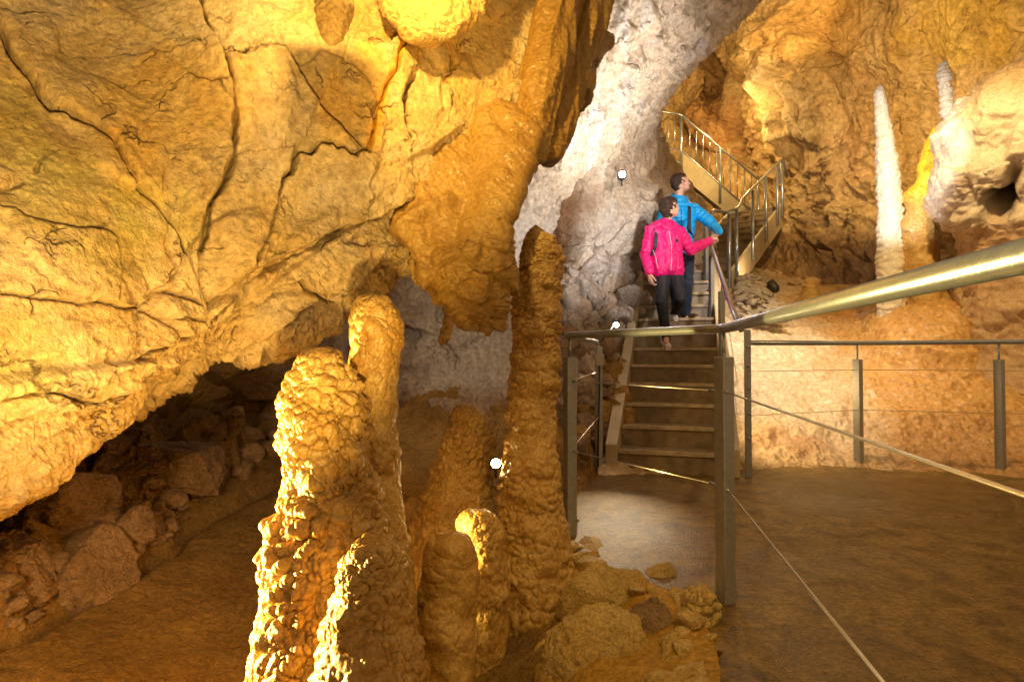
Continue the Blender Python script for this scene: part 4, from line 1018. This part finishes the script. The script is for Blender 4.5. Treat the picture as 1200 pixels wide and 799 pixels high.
# heap of broken stone under the landing
rs = random.Random(3)
def stone_protos(mat, seed, k=6, n=(30, 38)):
    out = []
    for i in range(k):
        me = grid_mesh('stone', rock_mesh('stone', seed+i, n), per=True, cap=True); me.materials.append(mat); out.append(me)
    return out
def put_stone(me, loc, s, label, grp, flat=(.5, .8), tilt=.5):
    o = bpy.data.objects.new('stone', me); COL.objects.link(o); o.location = loc
    o.rotation_euler = (rs.uniform(-tilt, tilt), rs.uniform(-tilt, tilt), rs.uniform(0, 6.28))
    o.scale = (s*rs.uniform(.9, 1.4), s*rs.uniform(.7, 1.0), s*rs.uniform(*flat)); tag(o, label, 'stone', grp); return o
pr = stone_protos(M['rubble'], 200)
cnt = 0
for iy in range(13):
    for ix in range(12):
        y = 326 + iy*4.0; xl = 866; xr = 886 + iy*3.2
        x = xl + (xr-xl)*(ix+.5+rs.uniform(-.3, .3))/12
        if rs.random() < .42: continue
        d = 9.35-iy*.10-ix*.02; s_ = rs.uniform(.045, .10)
        put_stone(pr[cnt % 6], P(x, y+rs.uniform(-2, 2), d+rs.uniform(-.05, .05)), s_, 'grey brown broken stone in the heap right of the stairs', 'stones of the heap beside the middle flight', (.4, .7)); cnt += 1
pd = stone_protos(M['dark'], 230)
pw = stone_protos(M['white_dark'], 250)
from mathutils.bvhtree import BVHTree
dg = bpy.context.evaluated_depsgraph_get()
def caster(name):
    o = bpy.data.objects[name]; me = o.data
    co = [v.co for v in me.vertices]; return BVHTree.FromPolygons(co, [p.vertices for p in me.polygons], all_triangles=False)
TG = caster('ground'); TW = caster('cave_wall')
def hit(tree, px, py):
    a = Vector(P(px, py, 1.0)) - Vector((0, 0, CAMZ)); h = tree.ray_cast(Vector((0, 0, CAMZ)), a.normalized())
    return h[0]
for k in range(80):
    x = rs.uniform(-5, 420); ed = np.interp(x, [e[0] for e in EDGE], [e[1] for e in EDGE]); y = ed - abs(rs.gauss(0, 45)) + 6
    h = hit(TG, x, y)
    if h: put_stone(pd[k % 6], h, rs.uniform(.02, .075)*h.y/3.0, 'dark broken stone on the rubble slope under the overhang', 'stones of the rubble slope')
for k in range(72):
    x = rs.uniform(655, 745); y = rs.uniform(292, 385)
    if y < 300+(745-x)*.1: continue
    h = hit(TW, x, y)
    if h: put_stone(pw[k % 6], h, rs.uniform(.05, .13), 'jagged grey stone in the jumble left of the stairs', 'jumbled stones at the foot of the pale wall', (.6, 1.2), 1.0)
for k in range(36):
    x = rs.uniform(655, 715); y = rs.uniform(390, 560)
    h = hit(TW, x, y)
    if h: put_stone(pd[k % 6], h, rs.uniform(.05, .11), 'brown stone low in the jumble behind the railing post', 'stones behind the left railing post', (.6, 1.2), 1.0)
pe = stone_protos(M['edge_rock'], 270)
for k in range(60):
    t = rs.random()*9.999; i = int(t); a_, b_ = PATH[i], PATH[i+1]; f_ = t-i
    x = a_[0]+(b_[0]-a_[0])*f_; y = a_[1]+(b_[1]-a_[1])*f_; o_ = rs.uniform(-.02, .24)
    put_stone(pe[k % 6], (x-o_*.8, y-o_*.5, .0-o_*.25), rs.uniform(.022, .07), 'small yellowish stone packed along the path edge', 'small stones along the path edge')
# ================================================================= people
def capsule_mesh(bm, p0, r0, p1, r1, n=14, k=5, fl=None):
    """tapered capsule; fl = (axis, factor) flattens it along an axis about its own middle"""
    p0, p1 = Vector(p0), Vector(p1); t = p1-p0; L = t.length
    if L < 1e-5: t = Vector((0, 0, 1)); L = 1e-5
    t = t/L; u = t.cross(Vector((0, 1, 0)))
    if u.length < .1: u = t.cross(Vector((1, 0, 0)))
    u.normalize(); v = u.cross(t); rings = []
    for i in range(k+1):
        a = -math.pi/2 + math.pi/2*i/k; rings.append((p0+t*r0*math.sin(a), max(r0*math.cos(a), 1e-4)))
    for i in range(k+1):
        a = math.pi/2*i/k; rings.append((p1+t*r1*math.sin(a), max(r1*math.cos(a), 1e-4)))
    mid = (p0+p1)/2; V = []
    for c, r in rings:
        R = []
        for j in range(n):
            q = c + u*r*math.cos(2*math.pi*j/n)+v*r*math.sin(2*math.pi*j/n)
            if fl:
                ax, f = fl; ax = Vector(ax); s = (q-mid).dot(ax); q = q-ax*s*(1-f)
            R.append(bm.verts.new(q))
        V.append(R)
    for a, b in zip(V[:-1], V[1:]):
        for j in range(n): bm.faces.new((a[j], a[(j+1) % n], b[(j+1) % n], b[j]))
    bm.faces.new(V[0][::-1]); bm.faces.new(V[-1])
def fused(name, caps, mat, parent, voxel=.008, smooth_it=4, wob=0.0, wsize=.08, extra=None, post=None):
    """union of tapered capsules fused to one continuous surface"""
    bm = bmesh.new()
    for c in caps: capsule_mesh(bm, *c[:4], fl=c[4] if len(c) > 4 else None)
    if extra: extra(bm)
    bmesh.ops.recalc_face_normals(bm, faces=bm.faces)
    me = bpy.data.meshes.new(name+'_raw'); bm.to_mesh(me); bm.free()
    o = bpy.data.objects.new(name, me); COL.objects.link(o)
    m = o.modifiers.new('r', 'REMESH'); m.mode = 'VOXEL'; m.voxel_size = voxel; m.use_smooth_shade = True
    s = o.modifiers.new('s', 'SMOOTH'); s.iterations = smooth_it; s.factor = .5
    dg = bpy.context.evaluated_depsgraph_get(); me2 = bpy.data.meshes.new_from_object(o.evaluated_get(dg)); me2.name = name
    bpy.data.objects.remove(o)
    n = len(me2.vertices); co = np.zeros(n*3); me2.vertices.foreach_get('co', co); co = co.reshape(-1, 3)
    no = np.zeros(n*3); me2.vertex_normals.foreach_get('vector', no); no = no.reshape(-1, 3)
    if wob: co = co + no*(wob*fbm(warp(co, wsize*1.5, wsize*.4), wsize, 3, ridged=True))[:, None]
    if post: co = post(co, no)
    me2.vertices.foreach_set('co', co.astype(np.float32).ravel()); me2.update()
    for p in me2.polygons: p.use_smooth = True
    for mm in list(me2.materials): me2.materials.pop()
    return link(name, me2, mat, parent)
def head_caps(c, f, s, up):
    """c centre of the skull, f facing, s sideways (to the person's left), up"""
    g = lambda a, b, z: Vector(c)+f*a+s*b+up*z
    C_ = [(g(-.015, 0, .025), .078, g(.005, 0, .02), .080), (g(.02, 0, -.03), .060, g(.035, 0, -.065), .045),
          (g(.055, 0, -.085), .024, g(.07, 0, -.082), .019),                       # chin
          (g(-.02, .03, -.04), .045, g(.045, .028, -.075), .024), (g(-.02, -.03, -.04), .045, g(.045, -.028, -.075), .024),   # jaw
          (g(.07, .03, .0), .022, g(.07, -.03, .0), .022),                         # brow
          (g(.083, 0, -.012), .009, g(.103, 0, -.038), .012), (g(.088, .011, -.042), .008, g(.088, -.011, -.042), .008),   # nose
          (g(.083, .014, -.062), .0065, g(.083, -.014, -.062), .0065), (g(.08, .013, -.071), .007, g(.08, -.013, -.071), .007),   # lips
          (g(.055, .04, -.035), .022, g(.06, .035, -.045), .02), (g(.055, -.04, -.035), .022, g(.06, -.035, -.045), .02),   # cheeks
          (g(-.005, .078, -.01), .012, g(-.012, .082, -.035), .009), (g(-.005, -.078, -.01), .012, g(-.012, -.082, -.035), .009),   # ears
          (g(-.014, .084, .0), .008, g(-.018, .086, -.02), .006), (g(-.014, -.084, .0), .008, g(-.018, -.086, -.02), .006)]
    return C_
def face_details(root, c, f, s, up):
    g = lambda a, b, z: Vector(c)+f*a+s*b+up*z
    for sd in (1, -1):
        bm = bmesh.new(); capsule_mesh(bm, g(.080, .030*sd, -.016), .0085, g(.078, .034*sd, -.016), .0075, 10, 4)
        e = bm_obj('eye', bm, M['eye'], root, True)
        bm = bmesh.new(); capsule_mesh(bm, g(.0875, .0315*sd, -.0155), .0035, g(.0878, .0315*sd, -.0155), .0035, 10, 4); bm_obj('iris', bm, M['dark_hair'], e, True)
        bm = bmesh.new(); capsule_mesh(bm, g(.093, .016*sd, .004), .0028, g(.080, .045*sd, .007), .002, 8, 3); bm_obj('eyebrow', bm, M['dark_hair'], root, True)
def hand_caps(w, k, curl, side, grip=None):
    """w wrist, k direction of the hand, curl = direction the fingers bend to, side = direction of the thumb"""
    w, k, curl, side = Vector(w), Vector(k).normalized(), Vector(curl).normalized(), Vector(side).normalized()
    out = [(w, .024, w+k*.03, .026), (w+k*.02+side*.018, .017, w+k*.085+side*.022, .014), (w+k*.02-side*.016, .017, w+k*.08-side*.024, .013), (w+k*.04, .018, w+k*.085, .015)]
    for i, ln in enumerate((.072, .080, .075, .058)):
        b = w+k*(.088-.004*abs(i-1.3))+side*(.030-.0195*i)
        m1 = b+k*ln*.42+curl*ln*.16; m2 = m1+k*ln*.12+curl*ln*.33; m3 = m2-k*ln*.12+curl*ln*.22
        out += [(b, .0088, m1, .0082), (m1, .0082, m2, .0075), (m2, .0075, m3, .0065)]
    t0 = w+k*.025+side*.028; t1 = t0+k*.03+side*.024+curl*.012; t2 = t1+k*.028+side*.004+curl*.018
    out += [(t0, .012, t1, .0105), (t1, .0105, t2, .0085)]
    return out
M['skin'] = plain('skin', (.62, .36, .25), .5, 0, .001, 90, .06)
M['eye'] = plain('eye_white', (.75, .72, .68), .3, 0, 0, 60, .02)
M['dark_hair'] = plain('dark_brown_hair', (.045, .024, .014), .55, 0, .004, 160, .4, .3)
M['blue_jacket'] = plain('blue_quilted_nylon', (.0, .36, .85), .42, 0, .003, 60, .12)
M['pink_jacket'] = plain('magenta_shell_fabric', (.70, .005, .16), .5, 0, .004, 30, .10)
M['jeans'] = plain('dark_blue_denim', (.006, .018, .042), .8, 0, .003, 60, .2)
M['leggings'] = plain('black_leggings', (.012, .012, .016), .7, 0, .002, 60, .2)
M['shoe_brown'] = plain('brown_leather', (.07, .042, .03), .6, 0, .002, 70, .2)
M['sole'] = plain('pale_rubber_sole', (.40, .33, .26), .7)
M['shoe_white'] = plain('light_grey_mesh_shoe', (.62, .58, .56), .7, 0, .002, 90, .12)
M['strap'] = plain('black_webbing', (.015, .015, .02), .7)
M['zip'] = plain('pale_reflective_trim', (.72, .55, .62), .4)
UP = Vector((0, 0, 1))
V3 = lambda px, py, d: Vector(P(px, py, d))
def shoe(root, heel, toe, mat, sole, w=.042):
    heel, toe = Vector(heel), Vector(toe); t = (toe-heel); t.normalize(); up = Vector((0, 0, 1))-t*t.z; up.normalize(); h = heel+up*.045; tt = toe+up*.034
    o = fused('shoe', [(h, .04, h.lerp(tt, .5)+up*.012, .042, (up, .95)), (h.lerp(tt, .5)+up*.008, .042, tt, .036), (h+up*.03, .038, h+up*.055-t*.005, .034), (h, .038, tt, .034)], mat, root, .006, 3)
    s = t.cross(up)
    bm = bmesh.new(); pts = []
    for k in range(20):
        a = 2*math.pi*k/20; L = (toe-heel).length/2+.042
        pts.append(heel.lerp(toe, .5)+t*L*math.cos(a)*1.0+s*(w+.004*math.cos(a))*math.sin(a)*(1 if abs(math.cos(a)) < .8 else .95)-up*.002)
    prism(bm, pts, up*.02); bm_obj('sole', bm, sole, o)
    return o
# ---------------- the woman
zs = lambda n: n*.178
dW = 6.62
root = empty('person', 'woman in a bright pink jacket with black leggings and small backpack on the stairs', 'person', V3(783, 405, dW), 0)
base = Vector(root.location)
R = lambda px, py, d=0: V3(px, py, dW+d)-base
hd = R(785, 243.5, .02); f = Vector((.88, .30, .24)).normalized(); s = UP.cross(f).normalized(); up = f.cross(s); 
neck0 = R(780, 262, .05); shR = R(763, 270, .02); shL = R(796, 273, .06); elR = R(757, 298, .04); wrR = R(761, 320, -.12)
elL = R(809, 292.5, .14); wrL = R(831, 283, .50); hipc = R(783, 318, .04)
hR = R(776, 322, .04); kR = R(775, 354, -.10); aR = R(781, 394, -.02); hL = R(790, 322, .06); kL = R(797, 351, -.10); aL = R(790, 367, .24)
body = fused('body', head_caps(hd, f, s, up) + [(hd-f*.02-up*.05, .048, neck0, .050), (neck0, .05, R(781, 290), .07), (R(781, 290), .07, hipc, .08),
      (shR, .045, elR, .036), (elR, .036, wrR, .025), (shL, .045, elL, .036), (elL, .036, wrL, .025), (neck0, .05, shR, .05), (neck0, .05, shL, .05),
      (hR, .07, kR, .045), (kR, .045, aR, .03), (hL, .07, kL, .045), (kL, .045, aL, .03), (aR, .035, R(781, 402, -.1), .028), (aL, .035, R(790, 373, .16), .028)]
      + hand_caps(wrR, (.1, -.15, -1), (.5, -.4, -.2), (.35, -.9, -.1)) + hand_caps(wrL, (R(840, 279, .55)-R(831, 283, .5)), (.25, .3, -1), (.2, -.9, .3)), M['skin'], root, .0055, 2)
face_details(root, hd, f, s, up)
hb = lambda a, b, z: hd+f*a+s*b+up*z
fused('hair', [(hb(-.028, 0, .035), .083, hb(.012, 0, .047), .070), (hb(-.05, 0, -.01), .068, hb(-.045, 0, -.055), .050), (hb(.03, .03, .075), .032, hb(.06, .02, .062), .018), (hb(.03, -.03, .075), .032, hb(.062, -.02, .06), .018),
      (hb(-.02, .05, .0), .040, hb(.0, .065, -.005), .020), (hb(-.02, -.05, .0), .040, hb(.0, -.065, -.005), .020)], M['dark_hair'], root, .005, 1, .018, .035)
ca = Vector((0, 1, 0))
fused('jacket', [(R(770, 275), .085, R(773, 296), .085), (R(789, 277, .03), .085, R(789, 296, .02), .085), (R(773, 296), .085, R(775, 316), .095), (R(789, 296, .02), .085, R(791, 316, .03), .092),
      (R(781, 276, .0), .10, R(782, 312, .0), .108), (neck0+Vector((0, 0, -.02)), .075, R(781, 275), .1), (shR, .064, elR, .053), (elR, .053, wrR+Vector((0, 0, .02)), .040), (shL, .064, elL, .053), (elL, .053, wrL-(wrL-elL).normalized()*.01, .038),
      (R(772, 264), .05, shR, .055), (R(788, 266, .04), .05, shL, .055)], M['pink_jacket'], root, .006, 2, .022, .08)
fused('collar', [(R(773.5, 261, .04), .026, R(778, 266, -.07), .026), (R(778, 266, -.07), .024, R(786, 268, -.07), .024), (R(786, 268, -.07), .024, R(790.5, 263, .03), .026), (R(790, 263, .03), .028, R(782, 257, .13), .030), (R(782, 257, .13), .03, R(773.5, 261, .04), .028)], M['pink_jacket'], root, .006, 2)
fused('leggings', [(hR+Vector((0, 0, -.0)), .092, kR, .060), (kR, .058, aR+Vector((0, 0, -.03)), .042), (hL, .092, kL, .060), (kL, .058, aL+Vector((0, 0, -.02)), .042), (hR, .09, hL, .09)], M['leggings'], root, .006, 2, .009, .07)
tube_part_ = lambda name, pts, r, mat: (lambda bm: (tube(bm, pts, r, 8), bm_obj(name, bm, mat, root, True)))(bmesh.new())
tube_part_('zip', [R(784, 271, -.115), R(787, 290, -.125), R(787, 308, -.13), R(786, 317, -.13)], .004, M['zip'])
tube_part_('piping', [R(765, 293, -.095), R(768, 300, -.10), R(771, 315, -.11)], .003, M['zip'])
def ribbon(name, pts, w, mat, parent, th=.008, side=(1, 0, 0)):
    bm = bmesh.new(); sd = Vector(side); A = []
    for p in pts:
        p = Vector(p); A.append([bm.verts.new(p+sd*w*a+Vector((0, b, 0))) for a, b in ((-1, -th), (1, -th), (1, th), (-1, th))])
    for a, b in zip(A[:-1], A[1:]):
        for j in range(4): bm.faces.new((a[j], a[(j+1) % 4], b[(j+1) % 4], b[j]))
    bm.faces.new(A[0][::-1]); bm.faces.new(A[-1]); return bm_obj(name, bm, mat, parent)
bp_ = fused('backpack', [(R(762, 283, .16), .075, R(760, 312, .15), .085), (R(775, 283, .2), .08, R(775, 312, .2), .09)], M['strap'], root, .008, 3, .01, .08)
ribbon('strap', [R(770, 264, .06), R(768, 268, -.06), R(769, 278, -.105), R(768, 290, -.10), R(763, 300, -.04)], .018, M['strap'], bp_)
ribbon('strap', [R(791, 267, .08), R(793, 272, -.04), R(793.5, 284, -.065), R(795, 294, -.03)], .014, M['strap'], bp_)
shoe(root, R(779, 408, .06), R(783, 410, -.12), M['shoe_white'], M['shoe_white'])
shoe(root, R(788, 375, .30), R(791, 376, .12), M['shoe_white'], M['shoe_white'])
# ---------------- the man
dM = 7.12
root = empty('person', 'man in a blue quilted jacket and jeans behind the woman, looking up', 'person', V3(803, 376, dM), 0)
base = Vector(root.location)
R = lambda px, py, d=0: V3(px, py, dM+d)-base
hd = R(797.5, 214.5, .02); f = Vector((.93, .10, .30)).normalized(); s = UP.cross(f).normalized(); up = f.cross(s)
neck0 = R(794, 233, .06); shR = R(779, 246, .06); shL = R(812, 245, .10); elL = R(831, 259.5, -.02); wrL = R(842, 272, .10)
elR = R(772, 268, .12); wrR = R(776, 290, .05); hR = R(790, 302, .06); hL = R(803, 302, .06); kR = R(792, 333, .0); kL = R(804, 334, -.08); aR = R(794, 368, .16); aL = R(803, 366, -.02)
fused('body', head_caps(hd, f, s, up) + [(hd-f*.02-up*.05, .054, neck0, .058), (neck0, .05, R(796, 265, .07), .07), (R(796, 265, .07), .07, R(797, 300, .06), .08), (shR, .05, elR, .04), (elR, .04, wrR, .028), (shL, .05, elL, .042), (elL, .042, wrL, .028),
      (neck0, .06, shR, .055), (neck0, .06, shL, .055), (hR, .075, kR, .05), (kR, .05, aR, .035), (hL, .075, kL, .05), (kL, .05, aL, .035), (aL, .038, R(806, 372, -.04), .03), (aR, .038, R(796, 373, .1), .03)]
      + hand_caps(wrR, (.1, 0, -1), (.5, -.3, -.2), (.3, -.9, 0)) + hand_caps(wrL, (-.45, .15, -.65), (-.3, .3, -1), (-.8, -.4, .3)), M['skin'], root, .0055, 2)
face_details(root, hd, f, s, up)
hb = lambda a, b, z: hd+f*a+s*b+up*z
fused('hair', [(hb(-.03, 0, .035), .080, hb(.005, 0, .045), .068), (hb(-.055, 0, -.01), .060, hb(-.055, 0, -.045), .042), (hb(-.02, .045, .01), .042, hb(.0, .062, .0), .018), (hb(-.02, -.045, .01), .042, hb(.0, -.062, .0), .018)], M['dark_hair'], root, .005, 1, .014, .03)
ax_a = (elL-shL).normalized()
def puff(co, no):
    q = co + no*(.005*fbm(co, .08, 2))[:, None]
    arm = np.array(shL); r_ = co-arm; along = r_@np.array(ax_a); isarm = smooth(.05, .12, along)
    ph = np.where(isarm > .5, along, co[:, 2])
    return q + no*(.011*np.sqrt(np.abs(np.sin(ph*math.pi/.055)))-.006)[:, None]
fused('jacket', [(R(785, 250, .04), .10, R(787, 280, .04), .10), (R(806, 250, .06), .10, R(803, 280, .05), .10), (R(787, 280, .04), .10, R(789, 294, .05), .105), (R(803, 280, .05), .10, R(803, 294, .05), .105), (neck0+Vector((0, 0, -.03)), .085, R(795, 255, .03), .12), (shR, .07, elR, .062), (elR, .062, wrR, .05),
      (shL, .076, elL, .068), (elL, .066, wrL+Vector((-.0, 0, .01)), .05), (R(786, 240, .06), .06, shR, .06), (R(802, 240, .07), .06, shL, .065), (R(786, 236, .12), .05, R(802, 236, .12), .05)], M['blue_jacket'], root, .0065, 3, 0, .07, None, puff)
fused('collar', [(R(785.5, 233, .05), .030, R(792, 240, -.06), .028), (R(792, 240, -.06), .028, R(802, 240, -.05), .028), (R(802, 240, -.05), .028, R(804, 233, .07), .030), (R(804, 233, .07), .032, R(790, 229, .15), .036), (R(790, 229, .15), .036, R(785.5, 233, .05), .032)], M['blue_jacket'], root, .006, 2)
tube_part_('zip', [R(798, 243, -.085), R(799, 262, -.10), R(799, 292, -.09)], .004, M['strap'])
ribbon('strap', [R(806, 240, .05), R(808, 244, -.05), R(808, 256, -.08), R(808, 270, -.075), R(812, 279, .0)], .016, M['strap'], root)
fused('jeans', [(hR, .10, kR, .072), (kR, .070, aR, .055), (hL, .10, kL, .072), (kL, .070, aL, .056), (hR, .10, hL, .10)], M['jeans'], root, .006, 2, .014, .09)
shoe(root, R(801, 378, .02), R(816, 373.5, -.10), M['shoe_brown'], M['sole'], .046)
shoe(root, R(792, 376.5, .16), R(797, 377, .0), M['shoe_brown'], M['sole'], .046)
# ================================================================= camera, light, world
cam = bpy.data.cameras.new('camera'); co = bpy.data.objects.new('camera', cam); COL.objects.link(co)
cam.sensor_width = 36; cam.lens = 21.0; cam.clip_end = 200; cam.clip_start = .02
co.location = (0, 0, CAMZ); co.rotation_euler = (math.pi/2+PITCH, 0, 0)
SC.camera = co
w = bpy.data.worlds.new('World'); SC.world = w; w.use_nodes = True
bg = w.node_tree.nodes['Background']; bg.inputs[0].default_value = (1.0, .62, .28, 1); bg.inputs[1].default_value = .30
GOLD = (1.0, .645, .17); WARM = (1.0, .60, .18); COOL = (1.0, .92, .86); ORG = (1.0, .66, .24)
lamp('SPOT', (.0, .05, .45), 330, GOLD, .05, P(150, 30, 2.4), 68, .5)                 # unseen front fill added by the camera, aimed up at the overhang
lamp('SPOT', (-1.0, .95, .0), 70, GOLD, .03, P(270, 70, 2.6), 76, .9)                # low on the left, grazing the slabs
lamp('SPOT', P(400, -270, 1.75), 150, GOLD, .04, P(470, 60, 3.0), 110, .9)            # high on the left
lamp('SPOT', (-.75, -.5, 1.25), 230, (1, .64, .26), .2, P(110, 600, 3.2), 50, 1.0)               # unseen fill added behind the camera to brighten the left recess
lamp('SPOT', (-1.8, 2.03, .15), 850, (1, .70, .20), .02, (-.8, 1.84, .36), 66, .3)     # lights the large stalagmite from its left
lamp('SPOT', P(560, 330, 3.6), 34, (1, .84, .66), .05, P(520, 400, 6.2), 100, .9)              # the recess
lamp('SPOT', P(800, 330, 4.6), 190, COOL, .06, P(690, 200, 6.4), 90, .9)              # pale wall
lamp('SPOT', P(850, 250, 5.2), 260, COOL, .06, P(720, 110, 6.0), 75, .8)
lamp('SPOT', (2.6, 3.0, 3.6), 420, COOL, .1, P(800, 265, 7), 40, .7)
lamp('SPOT', P(1000, 60, 8.0), 800, ORG, .12, P(980, 110, 14), 120, .8)
lamp('SPOT', P(800, -40, 8.0), 1500, ORG, .12, P(960, 130, 14), 110, .8)
lamp('POINT', P(850, 140, 14.5), 160, ORG, .1)
lamp('SPOT', P(1130, -60, 5.0), 320, ORG, .08, P(1120, 350, 7.0), 110, .8)
lamp('SPOT', P(1010, 190, 5.5), 280, COOL, .05, P(1050, 195, 7.6), 50, .5)
lamp('SPOT', (.2, 1.1, 1.9), 38, GOLD, .08, (.25, 2.7, -.1), 56, .9)               # unseen yellow fill added over the rocks by the path
lamp('SPOT', P(930, 160, 6.3), 230, (1, .80, .56), .1, P(920, 440, 7.2), 84, .9)      # flowstone slope
lamp('SPOT', (1.5, 1.0, 3.4), 75, (1, .60, .18), .15, (2.4, 3.4, 0), 110, .9)         # dim orange light over the walkway
SC.view_settings.view_transform = 'Standard'; SC.view_settings.look = 'None'
SC.view_settings.exposure = .3; SC.view_settings.gamma = 1
SC.render.engine = 'CYCLES'
SC.cycles.use_denoising = True
SC.cycles.max_bounces = 5; SC.cycles.diffuse_bounces = 3; SC.cycles.glossy_bounces = 2
SC.cycles.use_adaptive_sampling = True; SC.cycles.adaptive_threshold = .04; SC.cycles.adaptive_min_samples = 16
SC.cycles.sample_clamp_indirect = 5
